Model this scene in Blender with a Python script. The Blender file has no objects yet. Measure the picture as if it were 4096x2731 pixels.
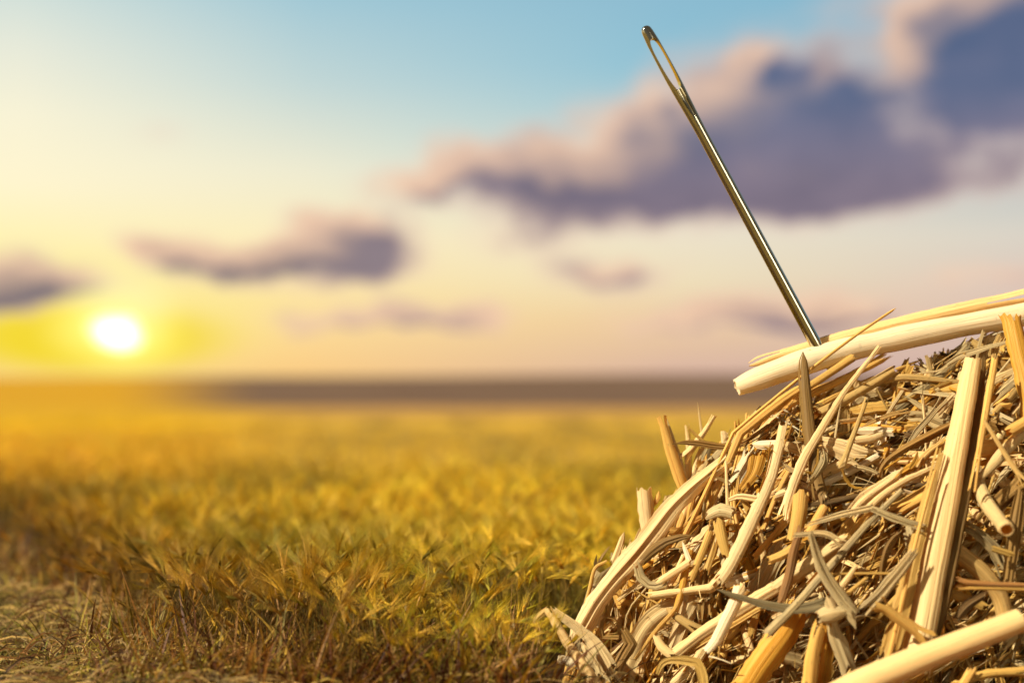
import bpy, bmesh, math, random
import numpy as np
from mathutils import Vector, Matrix
random.seed(7)
RNG = np.random.default_rng(7)
SC = bpy.context.scene
COL = SC.collection
rad = math.radians

# ------------------------------------------------------------------ camera
CAM_H, PITCH, FPX = 1.85, rad(2.47), 4096 * 50.0 / 36.0
cam_d = bpy.data.cameras.new("camera"); cam = bpy.data.objects.new("camera", cam_d); COL.objects.link(cam)
cam.location = (0, 0, CAM_H); cam.rotation_euler = (rad(90) + PITCH, 0, 0)
cam_d.lens = 50; cam_d.sensor_width = 36; cam_d.clip_start = 0.1; cam_d.clip_end = 20000
cam_d.dof.use_dof = True; cam_d.dof.focus_distance = 9.02; cam_d.dof.aperture_fstop = 0.34
SC.camera = cam
SC.render.engine = 'CYCLES'
SC.cycles.use_denoising = True
SC.cycles.max_bounces = 6; SC.cycles.diffuse_bounces = 3; SC.cycles.glossy_bounces = 3
SC.cycles.transmission_bounces = 3; SC.cycles.transparent_max_bounces = 4
SC.cycles.sample_clamp_indirect = 6
SC.view_settings.view_transform = 'Standard'; SC.view_settings.look = 'None'
SC.view_settings.exposure = 0.72; SC.view_settings.gamma = 1.0

def ray(x, y):
    """direction through photo pixel (4096 x 2731), with world Y component = 1"""
    a = (x - 2048) / FPX; b = -(y - 1365.5) / FPX
    dy = math.cos(PITCH) - math.sin(PITCH) * b
    dz = math.sin(PITCH) + math.cos(PITCH) * b
    return (a / dy, 1.0, dz / dy)
def W(x, y, Y):
    r = ray(x, y)
    return (r[0] * Y, Y, CAM_H + r[2] * Y)

# ------------------------------------------------------------------ node helper
class NT:
    def __init__(s, tree): s.t = tree; s.n = tree.nodes; s.l = tree.links
    def add(s, typ, **kw):
        nd = s.n.new(typ)
        ins = kw.pop('ins', {})
        for k, v in kw.items(): setattr(nd, k, v)
        for k, v in ins.items(): s.put(nd, k, v)
        return nd
    def put(s, nd, k, v):
        if isinstance(v, bpy.types.NodeSocket): s.l.new(v, nd.inputs[k])
        else: nd.inputs[k].default_value = v
    def math(s, op, a, b=None, c=None, clamp=False):
        nd = s.n.new('ShaderNodeMath'); nd.operation = op; nd.use_clamp = clamp
        for i, v in enumerate((a, b, c)):
            if v is not None: s.put(nd, i, v)
        return nd.outputs[0]
    def vmath(s, op, a, b=None, c=None):
        nd = s.n.new('ShaderNodeVectorMath'); nd.operation = op
        for i, v in enumerate((a, b, c)):
            if v is not None: s.put(nd, i, v)
        return nd.outputs[1] if op in ('LENGTH', 'DISTANCE', 'DOT_PRODUCT') else nd.outputs[0]
    def rng(s, v, a, b, c=0.0, d=1.0, smooth=True):
        nd = s.n.new('ShaderNodeMapRange'); nd.interpolation_type = 'SMOOTHSTEP' if smooth else 'LINEAR'
        nd.clamp = True
        for i, q in enumerate((v, a, b, c, d)): s.put(nd, i, q)
        return nd.outputs[0]
    def mix(s, f, a, b, blend='MIX'):
        nd = s.n.new('ShaderNodeMix'); nd.data_type = 'RGBA'; nd.blend_type = blend
        s.put(nd, 0, f); s.put(nd, 6, a); s.put(nd, 7, b)
        return nd.outputs[2]
    def ramp(s, v, stops):
        nd = s.n.new('ShaderNodeValToRGB'); cr = nd.color_ramp
        while len(cr.elements) < len(stops): cr.elements.new(0.5)
        for e, (p, c) in zip(cr.elements, stops): e.position = p; e.color = tuple(c) + (1,) * (4 - len(c))
        s.put(nd, 0, v); return nd.outputs[0]
    def noise(s, vec, scale, detail=3, rough=0.5, dim='3D'):
        nd = s.n.new('ShaderNodeTexNoise'); nd.noise_dimensions = dim
        if vec is not None: s.put(nd, 'Vector', vec)
        s.put(nd, 'Scale', scale); s.put(nd, 'Detail', detail); s.put(nd, 'Roughness', rough)
        return nd.outputs[0], nd.outputs[1]

def lin(r, g, b):
    f = lambda c: ((c / 255 + 0.055) / 1.055) ** 2.4 if c > 10 else c / 255 / 12.92
    return (f(r), f(g), f(b), 1.0)

# ------------------------------------------------------------------ sun and sky
SUN_DIR = Vector((-0.66, -0.30, 0.62)).normalized()          # towards the sun
sun_d = bpy.data.lights.new("sun", 'SUN'); sun = bpy.data.objects.new("sun", sun_d); COL.objects.link(sun)
sun_d.energy = 5.0; sun_d.angle = rad(1.2); sun_d.color = (1.0, 0.915, 0.70)
sun.rotation_euler = SUN_DIR.to_track_quat('Z', 'Y').to_euler(); sun.location = (-8, -4, 9)

world = bpy.data.worlds.new("World"); SC.world = world; world.use_nodes = True
w = NT(world.node_tree); w.n.clear()
tc = w.add('ShaderNodeTexCoord'); sep = w.add('ShaderNodeSeparateXYZ', ins={0: tc.outputs['Generated']})
az = w.math('ARCTAN2', sep.outputs[0], sep.outputs[1])
el = w.math('ARCSINE', sep.outputs[2])
def pe(x, y):                                                 # 2352-wide photo pixel -> azimuth, elevation
    r = ray(x * 4096 / 2352, y * 4096 / 2352); v = Vector(r).normalized()
    return math.atan2(v.x, v.y), math.asin(v.z)
def stops(col):
    out = []
    for y, c in col:
        e = pe(1176, y)[1]; out.append(((e + 0.1) / 1.1, lin(*c)[:3]))
    return sorted(out) + [(0.52, lin(120, 128, 122)[:3]), (1.0, lin(92, 88, 76)[:3])]
elp = w.math('DIVIDE', w.math('ADD', el, 0.1), 1.1, clamp=True)
L_ = w.ramp(elp, stops([(0, (200, 217, 212)), (150, (228, 230, 212)), (300, (246, 239, 208)), (450, (253, 241, 200)),
                        (620, (252, 236, 160)), (740, (245, 222, 90)), (850, (248, 205, 120))]))
M_ = w.ramp(elp, stops([(0, (158, 196, 208)), (200, (192, 211, 208)), (400, (236, 231, 203)), (560, (250, 233, 182)),
                        (700, (250, 221, 150)), (850, (247, 200, 128))]))
R_ = w.ramp(elp, stops([(0, (136, 183, 203)), (150, (138, 188, 206)), (330, (172, 203, 205)), (540, (233, 221, 195)),
                        (640, (235, 218, 180)), (740, (232, 196, 152)), (850, (214, 176, 156))]))
Q_ = w.ramp(elp, stops([(0, (118, 175, 200)), (330, (150, 180, 190)), (560, (214, 205, 190)), (700, (216, 188, 172)),
                        (850, (200, 168, 160))]))
c1 = w.mix(w.rng(az, pe(40, 900)[0], pe(700, 900)[0], smooth=False), L_, M_)
c2 = w.mix(w.rng(az, pe(700, 900)[0], pe(1560, 900)[0], smooth=False), c1, R_)
grad = w.mix(w.rng(az, pe(1560, 900)[0], pe(2352, 900)[0], smooth=False), c2, Q_)
ae = w.add('ShaderNodeCombineXYZ', ins={0: az, 1: el}).outputs[0]
def blob(vec, x, y, rx, ry):
    a, e = pe(x, y); k = 3267.0
    v = w.vmath('MULTIPLY_ADD', vec, (k / rx, k / ry, 0), (-a * k / rx, -e * k / ry, 0))
    return w.vmath('LENGTH', v)
# glow of the low sun behind the field
far = blob(ae, 230, 745, 520, 190); grad = w.mix(w.math('MULTIPLY', w.rng(far, 1.0, 0.2), 0.45), grad, (0.98, 0.83, 0.25, 1))
yel = blob(ae, 200, 775, 400, 104); grad = w.mix(w.rng(yel, 1.0, 0.4), grad, (0.88, 0.66, 0.008, 1))
# clouds
nv = w.vmath('MULTIPLY', ae, (1.0, 1.5, 1.0))
_, ncol = w.noise(nv, 22, 4, 0.55)
_, ncol2 = w.noise(nv, 9, 1, 0.5)
dist = w.vmath('MULTIPLY', w.vmath('ADD', ncol, (-0.5, -0.5, -0.5)), (0.034, 0.028, 0))
dist2 = w.vmath('MULTIPLY', w.vmath('ADD', ncol2, (-0.5, -0.5, -0.5)), (0.03, 0.02, 0))
aed = w.vmath('ADD', w.vmath('ADD', ae, dist), dist2)
CL = [(930, 430, 130, 44, .8), (1040, 395, 120, 80, .9), (1170, 385, 130, 105, .7), (1260, 420, 200, 85, .8), (1380, 270, 75, 65, .35),
      (1420, 370, 180, 140, .9), (1560, 320, 190, 170, .9), (1700, 270, 210, 190, 1), (1820, 260, 160, 180, 1), (1900, 350, 170, 140, .9), (1990, 300, 90, 90, .2), (1900, 190, 60, 60, .25),
      (2050, 430, 190, 90, .75), (1600, 430, 380, 90, .8), (1900, 440, 330, 80, .8), (1750, 128, 55, 45, .45), (1480, 195, 50, 35, .3),
      (2285, 145, 300, 225, 1.7), (2120, 30, 120, 70, .6), (2170, 60, 130, 130, .6), (2352, 260, 190, 100, .5), (2330, 0, 260, 130, .5), (1940, 0, 100, 50, .3), (2120, 130, 90, 90, .3),
      (340, 572, 75, 40, .9), (440, 590, 130, 52, 1), (580, 605, 160, 56, 1), (720, 600, 150, 62, .9), (800, 570, 160, 95, 1), (870, 560, 110, 80, .7),
      (730, 510, 110, 42, .8), (940, 620, 90, 40, .3), (70, 660, 210, 48, 1.0), (0, 630, 160, 75, .8), (-100, 640, 150, 80, .8), (180, 650, 90, 30, .5), (880, 730, 250, 34, 1.3), (1060, 735, 130, 26, .9), (330, 710, 55, 26, .4),
      (1350, 620, 120, 42, .85), (1450, 645, 100, 42, .75), (1550, 600, 70, 30, .3), (1870, 715, 200, 52, 1.5), (1640, 735, 260, 34, 1.1),
      (2290, 640, 220, 34, .7), (360, 303, 80, 36, .4), (1210, 535, 160, 56, .8), (1150, 400, 40, 40, .2), (2330, 420, 90, 60, .3)]
def density(vec):
    dens = None
    for (x, y, rx, ry, wt) in CL:
        d = w.math('MULTIPLY', w.rng(blob(vec, x, y, rx * 1.5, ry * 1.5), 1.0, 0.0), wt)
        dens = d if dens is None else w.math('ADD', dens, d)
    return dens
d0 = density(aed); d1 = density(w.vmath('ADD', aed, (-0.016, 0.012, 0)))       # second sample lies up-left
dn, _ = w.noise(w.vmath('ADD', nv, (3, 1, 0)), 24, 5, 0.62)
bn, _ = w.noise(w.vmath('ADD', nv, (1, 7, 0)), 9, 3, 0.55)
gate = w.rng(d0, 0.0, 0.5, 0.0, 1.0)
dens = w.math('ADD', d0, w.math('MULTIPLY', w.math('SUBTRACT', dn, 0.5), w.math('MULTIPLY', gate, 1.5)))
alpha = w.math('MULTIPLY', w.rng(dens, 0.0, 1.15), 0.97)
lit = w.rng(w.math('SUBTRACT', w.math('SUBTRACT', d0, d1), w.math('MULTIPLY', w.math('SUBTRACT', bn, 0.5), 0.9)), 0.10, 0.75)
thin = w.rng(dens, 0.15, 1.35)
lowc = w.rng(el, pe(1700, 480)[1], pe(1700, 200)[1])
core = w.mix(lowc, lin(116, 98, 116), lin(78, 92, 126))
core = w.mix(w.rng(az, pe(1500, 0)[0], pe(600, 0)[0]), core, lin(114, 98, 106))
core = w.mix(w.rng(bn, 0.35, 0.75), w.mix(1.0, core, (0.86, 0.86, 0.9, 1), 'MULTIPLY'), w.mix(0.22, core, lin(176, 150, 160)))
ccol = w.mix(thin, lin(236, 198, 178), core)
ccol = w.mix(w.math('MULTIPLY', w.math('MULTIPLY', lit, w.rng(dens, 2.6, 0.8, 0.25, 1.0)), 0.8), ccol, lin(250, 206, 170))
sky = w.mix(alpha, grad, ccol)
aes = w.vmath('ADD', ae, w.vmath('MULTIPLY', dist, (0.45, 0.6, 0)))
sc1 = blob(aes, 268, 758, 190, 120); sky = w.mix(w.rng(sc1, 1.0, 0.1), sky, (1.15, 1.02, 0.20, 1))
sc2 = blob(aes, 268, 764, 68, 47); sky = w.mix(w.rng(sc2, 1.0, 0.2), sky, (2.6, 2.5, 2.1, 1))
sc3 = blob(aes, 290, 690, 150, 110); sky = w.mix(w.math('MULTIPLY', w.rng(sc3, 1.0, 0.1), 0.5), sky, (1.0, 0.93, 0.45, 1))
# the sky behind the photographer is dim
back = w.rng(sep.outputs[1], 0.55, -0.35)
sky = w.mix(back, sky, (0.105, 0.085, 0.05, 1))
# bright patches added to the unseen sky, the first for the needle's highlight
brightv = w.vmath('DOT_PRODUCT', tc.outputs['Generated'], tuple(Vector((0.50, -0.83, 0.26)).normalized()))
sky = w.mix(w.rng(brightv, 0.982, 0.994), sky, (6.5, 5.6, 3.9, 1))
brightv2 = w.vmath('DOT_PRODUCT', tc.outputs['Generated'], tuple(Vector((-0.80, -0.42, 0.10)).normalized()))
sky = w.mix(w.rng(brightv2, 0.90, 0.97), sky, (0.8, 0.66, 0.36, 1))
sky = w.mix(w.rng(el, -0.01, -0.06), sky, (0.05, 0.03, 0.012, 1))
nish = w.add('ShaderNodeTexSky', sky_type='NISHITA', sun_disc=False, sun_elevation=math.asin(SUN_DIR.z),
             sun_rotation=math.atan2(SUN_DIR.x, SUN_DIR.y))
b1 = w.add('ShaderNodeBackground', ins={'Color': sky, 'Strength': 0.61})
b2 = w.add('ShaderNodeBackground', ins={'Color': nish.outputs[0], 'Strength': 0.005})
ad = w.add('ShaderNodeAddShader', ins={0: b1.outputs[0], 1: b2.outputs[0]})
w.add('ShaderNodeOutputWorld', ins={'Surface': ad.outputs[0]})
world.cycles.sampling_method = 'MANUAL'; world.cycles.sample_map_resolution = 512

# ------------------------------------------------------------------ object helpers
def tag(o, label=None, cat=None, group=None, kind=None):
    if label: o['label'] = label
    if cat: o['category'] = cat
    if group: o['group'] = group
    if kind: o['kind'] = kind
    return o
def empty(name, loc):
    o = bpy.data.objects.new(name, None); COL.objects.link(o); o.location = loc; o.empty_display_size = 0.05
    return o
def mesh_obj(name, V, Q, mat, uv=None, tint=None, age=None, rnd=None, parent=None, smooth=True, origin=None, sharp=False):
    V = np.asarray(V, dtype=np.float32).reshape(-1, 3); Q = np.asarray(Q, dtype=np.int32)
    if origin is None:
        origin = V.mean(axis=0) if len(V) < 20000 else np.zeros(3)
    origin = np.asarray(origin, dtype=np.float32)
    me = bpy.data.meshes.new(name); me.vertices.add(len(V)); me.vertices.foreach_set('co', (V - origin).ravel())
    k = Q.shape[1]
    me.loops.add(Q.size); me.loops.foreach_set('vertex_index', Q.ravel())
    me.polygons.add(len(Q)); me.polygons.foreach_set('loop_start', np.arange(0, Q.size, k, dtype=np.int32))
    me.polygons.foreach_set('loop_total', np.full(len(Q), k, dtype=np.int32))
    me.update(calc_edges=True)
    if smooth: me.polygons.foreach_set('use_smooth', np.ones(len(Q), dtype=bool))
    if uv is not None:
        l = me.uv_layers.new(name='UVMap'); l.data.foreach_set('uv', np.asarray(uv, dtype=np.float32)[Q.ravel()].ravel())
    n = len(V)
    if tint is not None:
        t = np.ones((n, 4), dtype=np.float32); t[:, :3] = tint
        me.attributes.new('tint', 'FLOAT_COLOR', 'POINT').data.foreach_set('color', t.ravel())
    for nm, a in (('age', age), ('rnd', rnd)):
        if a is not None:
            v = np.zeros(n, dtype=np.float32); v[:] = a
            me.attributes.new(nm, 'FLOAT', 'POINT').data.foreach_set('value', v)
    if sharp: me.set_sharp_from_angle(angle=rad(42))
    me.materials.append(mat)
    o = bpy.data.objects.new(name, me); COL.objects.link(o)
    if parent is not None:
        o.parent = parent; o.location = Vector(origin.tolist()) - parent.location
    else: o.location = origin.tolist()
    return o

# ------------------------------------------------------------------ materials
def straw_material():
    m = bpy.data.materials.new("straw"); m.use_nodes = True; t = NT(m.node_tree); t.n.clear()
    uv = t.add('ShaderNodeUVMap').outputs[0]; s = t.add('ShaderNodeSeparateXYZ', ins={0: uv})
    at = t.add('ShaderNodeAttribute', attribute_name='tint').outputs['Color']
    age = t.add('ShaderNodeAttribute', attribute_name='age').outputs['Fac']
    rnd = t.add('ShaderNodeAttribute', attribute_name='rnd').outputs['Fac']
    r50 = t.math('MULTIPLY', rnd, 57.0)
    def co(ku, kv): return t.add('ShaderNodeCombineXYZ', ins={0: t.math('MULTIPLY', s.outputs[0], ku), 1: t.math('MULTIPLY', s.outputs[1], kv), 2: r50}).outputs[0]
    wide, _ = t.noise(co(2.0, 0.9), 1.0, 3, 0.6)
    mid, _ = t.noise(co(4.0, 0.8), 1.0, 3, 0.65)
    fine, _ = t.noise(co(10, 1.1), 1.0, 2, 0.7)
    blot, _ = t.noise(co(2.5, 7.0), 1.0, 4, 0.65)
    speck, _ = t.noise(co(6.0, 22.0), 1.0, 2, 0.6)
    c = t.mix(t.rng(wide, 0.32, 0.7), at, t.mix(1.0, at, (1.12, 1.08, 1.0, 1), 'MULTIPLY'))
    sh = t.mix(1.0, at, (0.56, 0.42, 0.26, 1), 'MULTIPLY')
    c = t.mix(t.math('MULTIPLY', t.rng(mid, 0.48, 0.68), t.math('MULTIPLY_ADD', age, 0.9, 0.16)), c, sh)
    c = t.mix(t.math('MULTIPLY', t.rng(fine, 0.52, 0.68), t.math('MULTIPLY_ADD', age, 0.8, 0.12)), c, t.mix(1.0, at, (0.34, 0.24, 0.15, 1), 'MULTIPLY'))
    c = t.mix(t.math('MULTIPLY', t.rng(fine, 0.42, 0.25), 0.5), c, t.mix(1.0, at, (1.25, 1.25, 1.25, 1), 'MULTIPLY'))
    grey = t.mix(0.45, at, (0.21, 0.15, 0.09, 1))
    c = t.mix(t.math('MULTIPLY', t.rng(blot, 0.46, 0.68), age), c, grey)
    c = t.mix(t.math('MULTIPLY', t.rng(speck, 0.66, 0.72), t.math('MULTIPLY_ADD', age, 0.9, 0.12)), c, (0.06, 0.035, 0.02, 1))
    h = t.math('ADD', t.math('MULTIPLY', fine, 0.5), t.math('ADD', t.math('MULTIPLY', mid, 0.8), t.math('MULTIPLY', speck, 0.15)))
    bp = t.add('ShaderNodeBump', ins={'Strength': 0.8, 'Distance': 0.014, 'Height': h})
    rough = t.math('MULTIPLY_ADD', age, 0.25, 0.47)
    bs = t.add('ShaderNodeBsdfPrincipled', ins={'Base Color': c, 'Roughness': rough, 'Specular IOR Level': 0.28, 'Normal': bp.outputs[0]})
    tr = t.add('ShaderNodeBsdfTranslucent', ins={'Color': t.mix(1.0, c, (1.2, 0.90, 0.36, 1), 'MULTIPLY'), 'Normal': bp.outputs[0]})
    mx = t.add('ShaderNodeMixShader', ins={0: 0.36, 1: bs.outputs[0], 2: tr.outputs[0]})
    t.add('ShaderNodeOutputMaterial', ins={'Surface': mx.outputs[0]})
    return m
def plant_material():
    m = bpy.data.materials.new("plant"); m.use_nodes = True; t = NT(m.node_tree); t.n.clear()
    at = t.add('ShaderNodeAttribute', attribute_name='tint').outputs['Color']
    g = t.add('ShaderNodeTexCoord').outputs['Object']
    n, _ = t.noise(g, 60, 2, 0.6)
    c = t.mix(t.rng(n, 0.3, 0.7), t.mix(1.0, at, (0.7, 0.66, 0.6, 1), 'MULTIPLY'), t.mix(1.0, at, (1.2, 1.2, 1.2, 1), 'MULTIPLY'))
    bs = t.add('ShaderNodeBsdfPrincipled', ins={'Base Color': c, 'Roughness': 0.6, 'Specular IOR Level': 0.25})
    tr = t.add('ShaderNodeBsdfTranslucent', ins={'Color': t.mix(1.0, c, (1.3, 1.0, 0.5, 1), 'MULTIPLY')})
    mx = t.add('ShaderNodeMixShader', ins={0: 0.3, 1: bs.outputs[0], 2: tr.outputs[0]})
    t.add('ShaderNodeOutputMaterial', ins={'Surface': mx.outputs[0]})
    return m
def terrain_material(name, build):
    m = bpy.data.materials.new(name); m.use_nodes = True; t = NT(m.node_tree); t.n.clear()
    g = t.add('ShaderNodeNewGeometry').outputs['Position']
    c, h = build(t, g)
    kw = {'Base Color': c, 'Roughness': 0.95, 'Specular IOR Level': 0.1}
    if h is not None: kw['Normal'] = t.add('ShaderNodeBump', ins={'Strength': 0.6, 'Distance': 0.05, 'Height': h}).outputs[0]
    bs = t.add('ShaderNodeBsdfPrincipled', ins=kw)
    t.add('ShaderNodeOutputMaterial', ins={'Surface': bs.outputs[0]})
    return m
def _soil(t, g):
    a, _ = t.noise(g, 3, 5, 0.65); b, _ = t.noise(g, 40, 3, 0.7)
    c = t.ramp(a, [(0.3, (0.035, 0.017, 0.009)), (0.55, (0.075, 0.04, 0.016)), (0.75, (0.14, 0.09, 0.03))])
    c = t.mix(t.rng(b, 0.5, 0.75), c, (0.19, 0.12, 0.05, 1))
    p = t.add('ShaderNodeSeparateXYZ', ins={0: g})
    side = t.math('MAXIMUM', t.rng(t.math('ABSOLUTE', p.outputs[0]), 6.5, 9.0), t.rng(p.outputs[1], 5.5, 3.5))
    return t.mix(side, c, t.mix(a, (0.13, 0.085, 0.02, 1), (0.26, 0.18, 0.045, 1))), b
def _canopy(t, g):
    s = t.add('ShaderNodeSeparateXYZ', ins={0: g})
    v = t.vmath('MULTIPLY', g, (1.0, 0.45, 1.0))
    a, _ = t.noise(v, 0.35, 4, 0.65); b, _ = t.noise(v, 0.02, 3, 0.6)
    right = t.ramp(a, [(0.3, (0.12, 0.075, 0.015)), (0.5, (0.32, 0.19, 0.025)), (0.7, (0.48, 0.29, 0.035))])
    farc = t.mix(t.rng(s.outputs[1], 60, 260), right, (0.36, 0.19, 0.055, 1))
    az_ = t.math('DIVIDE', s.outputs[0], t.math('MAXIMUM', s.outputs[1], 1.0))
    left = t.mix(t.rng(a, 0.3, 0.7), (0.34, 0.185, 0.004, 1), (0.50, 0.28, 0.006, 1))  # low sun's orange glow painted into the field colour on the left
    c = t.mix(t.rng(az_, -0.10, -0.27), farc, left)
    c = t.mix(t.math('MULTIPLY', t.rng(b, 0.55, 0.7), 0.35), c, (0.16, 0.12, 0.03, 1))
    return c, a
def _hill(t, g):
    s = t.add('ShaderNodeSeparateXYZ', ins={0: g})
    a, _ = t.noise(g, 0.01, 4, 0.6)
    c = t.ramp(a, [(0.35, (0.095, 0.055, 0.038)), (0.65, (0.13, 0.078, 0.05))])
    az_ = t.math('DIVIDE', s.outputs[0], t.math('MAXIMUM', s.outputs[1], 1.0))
    return t.mix(t.rng(az_, -0.17, -0.29), c, (0.40, 0.21, 0.006, 1)), None  # sun glow put into the hill colour towards the left
STRAW = straw_material(); PLANT = plant_material()
SOIL = terrain_material("soil", _soil); CANOPY = terrain_material("crop_canopy", _canopy); HILL = terrain_material("hillside", _hill)

# ------------------------------------------------------------------ setting: ground, distant field, hills
def grid(xs, ys, f):
    X, Y = np.meshgrid(xs, ys); V = np.stack([X, Y, f(X, Y)], -1).reshape(-1, 3)
    nx, ny = len(xs), len(ys); i = np.arange((nx - 1) * (ny - 1)); r = i // (nx - 1); c = i % (nx - 1); a = r * nx + c
    return V, np.stack([a, a + 1, a + nx + 1, a + nx], -1)
V, Q = grid(np.concatenate([[-6000, -800, -120], np.linspace(-22, 22, 90), [120, 800, 6000]]),
            np.concatenate([[-800, -100, -10], np.linspace(4, 40, 120), [120, 900, 7000]]),
            lambda X, Y: 0.03 * np.sin(X * 1.9 + Y * 0.7) * np.cos(Y * 1.3 - X * 0.4) * (Y < 45))
tag(mesh_obj('ground', V, Q, SOIL, origin=(0, 0, 0)), kind='structure')
def far_z(X, Y):
    z = 0.52 + 0.05 * np.sin(X * 0.9 + 2 * np.sin(Y * 0.31)) + 0.06 * np.sin(Y * 0.55 + X * 0.13)
    z = np.where(Y < 32, z - 0.5 * (32 - Y) / 8, z)
    return z + 0.35 * np.sin(Y / 60.0) * (Y > 80) * (Y < 300)
V, Q = grid(np.concatenate([np.linspace(-6000, -80, 12), np.linspace(-60, 60, 160), np.linspace(80, 6000, 12)]),
            np.concatenate([np.linspace(24, 120, 160), np.geomspace(130, 6500, 40)]), far_z)
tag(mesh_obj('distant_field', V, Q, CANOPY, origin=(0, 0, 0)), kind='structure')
def hill_z(X, Y):
    azm = X / 900.0
    top = 19.5 + 0.9 * np.sin(azm * 5.0) + 0.4 * np.sin(azm * 17.0) - 0.8 * np.clip((-azm - 0.15) / 0.2, 0, 1)
    t = np.clip((Y - 330) / 620.0, 0, 1); return -2.5 + (top + 2.5) * (t * t * (3 - 2 * t)) ** 0.8 - 30 * np.clip((Y - 950) / 900.0, 0, 1)
V, Q = grid(np.linspace(-2600, 2600, 140), np.linspace(320, 2400, 60), lambda X, Y: hill_z(X, Y))
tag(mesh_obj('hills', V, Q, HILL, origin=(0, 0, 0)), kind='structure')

# ------------------------------------------------------------------ crops (numpy built plants)
def strip(P, wd, side):
    P = np.asarray(P, float); n = len(P); wd = np.broadcast_to(wd, (n,))[:, None] * 0.5; side = np.asarray(side, float)
    V = np.concatenate([P - side * wd, P + side * wd]); i = np.arange(n - 1)
    return V, np.stack([i, i + 1, i + 1 + n, i + n], -1)
def tube(P, r, k=3, up=(0, 0, 1)):
    P = np.asarray(P, float); n = len(P); r = np.broadcast_to(r, (n,))
    T = np.gradient(P, axis=0); T /= np.linalg.norm(T, axis=1)[:, None] + 1e-9
    ref = np.array([1.0, 0.13, 0.07]); S = np.cross(T, ref); S /= np.linalg.norm(S, axis=1)[:, None] + 1e-9; B = np.cross(T, S)
    a = np.arange(k) * 2 * np.pi / k
    V = P[:, None] + (S[:, None] * np.cos(a)[None, :, None] + B[:, None] * np.sin(a)[None, :, None]) * r[:, None, None]
    i, j = np.meshgrid(np.arange(n - 1), np.arange(k), indexing='ij'); j2 = (j + 1) % k
    Q = np.stack([i * k + j, i * k + j2, (i + 1) * k + j2, (i + 1) * k + j], -1).reshape(-1, 4)
    return V.reshape(-1, 3), Q
class Bag:
    def __init__(s): s.V = []; s.Q = []; s.C = []; s.n = 0
    def add(s, VQ, c):
        V, Q = VQ; s.V.append(V); s.Q.append(Q + s.n); s.C.append(np.broadcast_to(np.asarray(c, float), (len(V), 3)).copy()); s.n += len(V)
    def get(s): return np.concatenate(s.V), np.concatenate(s.Q), np.concatenate(s.C)
STEMC, LEAFC, EARC = np.array((0.235, 0.155, 0.045)), np.array((0.54, 0.39, 0.21)), np.array((0.76, 0.53, 0.07))
def stem_path(R, H, bend):
    t = np.linspace(0, 1, 7); a = R.uniform(0, 6.28)
    d = bend * t ** 2.3 * H
    return np.stack([np.cos(a) * d, np.sin(a) * d, H * (t - 0.25 * bend * t ** 3)], -1), a
def leaf_into(b, R, base, L, wd, c, curl):
    a = R.uniform(0, 6.28); t = np.linspace(0, 1, 7); ph = rad(R.uniform(62, 80)) - t * curl
    dx = np.concatenate([[0], np.cumsum(np.cos(ph[:-1]))]) * L / 6; dz = np.concatenate([[0], np.cumsum(np.sin(ph[:-1]))]) * L / 6
    P = np.stack([np.cos(a) * dx, np.sin(a) * dx, dz], -1) + base
    tw = a + math.pi / 2 + R.uniform(-0.5, 0.5)
    b.add(strip(P, wd * np.clip(np.sin(np.pi * (t * 0.82 + 0.16)), 0.08, 1), (math.cos(tw), math.sin(tw), R.uniform(-.3, .3))), c)
def ear_into(b, R, base, dirv, L, c, awns=14, AL=0.16, th=0.0024):
    d = np.asarray(dirv, float); d /= np.linalg.norm(d)
    t = np.linspace(0, 1, 9); r = 0.0085 * np.sin(np.pi * np.clip(t * 0.9 + 0.08, 0, 1)) ** 0.6 * (1 + 0.22 * (np.arange(9) % 2)); r[-1] = 0.001
    P = base + d * (t * L)[:, None]; b.add(tube(P, r, 6), c * 0.85)
    s = np.cross(d, (0.3, 0.9, 0.2)); s /= np.linalg.norm(s); q = np.cross(d, s)
    for i in range(awns):
        a = i * 2.4; k = R.uniform(0.15, 1.0); o = s * math.cos(a) + q * math.sin(a)
        e = d + o * R.uniform(0.05, 0.24); e /= np.linalg.norm(e)
        p0 = base + d * L * k + o * 0.008; al = AL * R.uniform(0.7, 1.1)
        pp = np.stack([p0, p0 + e * al * 0.5, p0 + (e + o * 0.06 + np.array([0, 0, -0.05])) * al])
        b.add(strip(pp, [th, th * 0.8, th * 0.25], np.cross(e, (0, 1, 0)) + 1e-4), c * R.uniform(0.9, 1.15))
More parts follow.
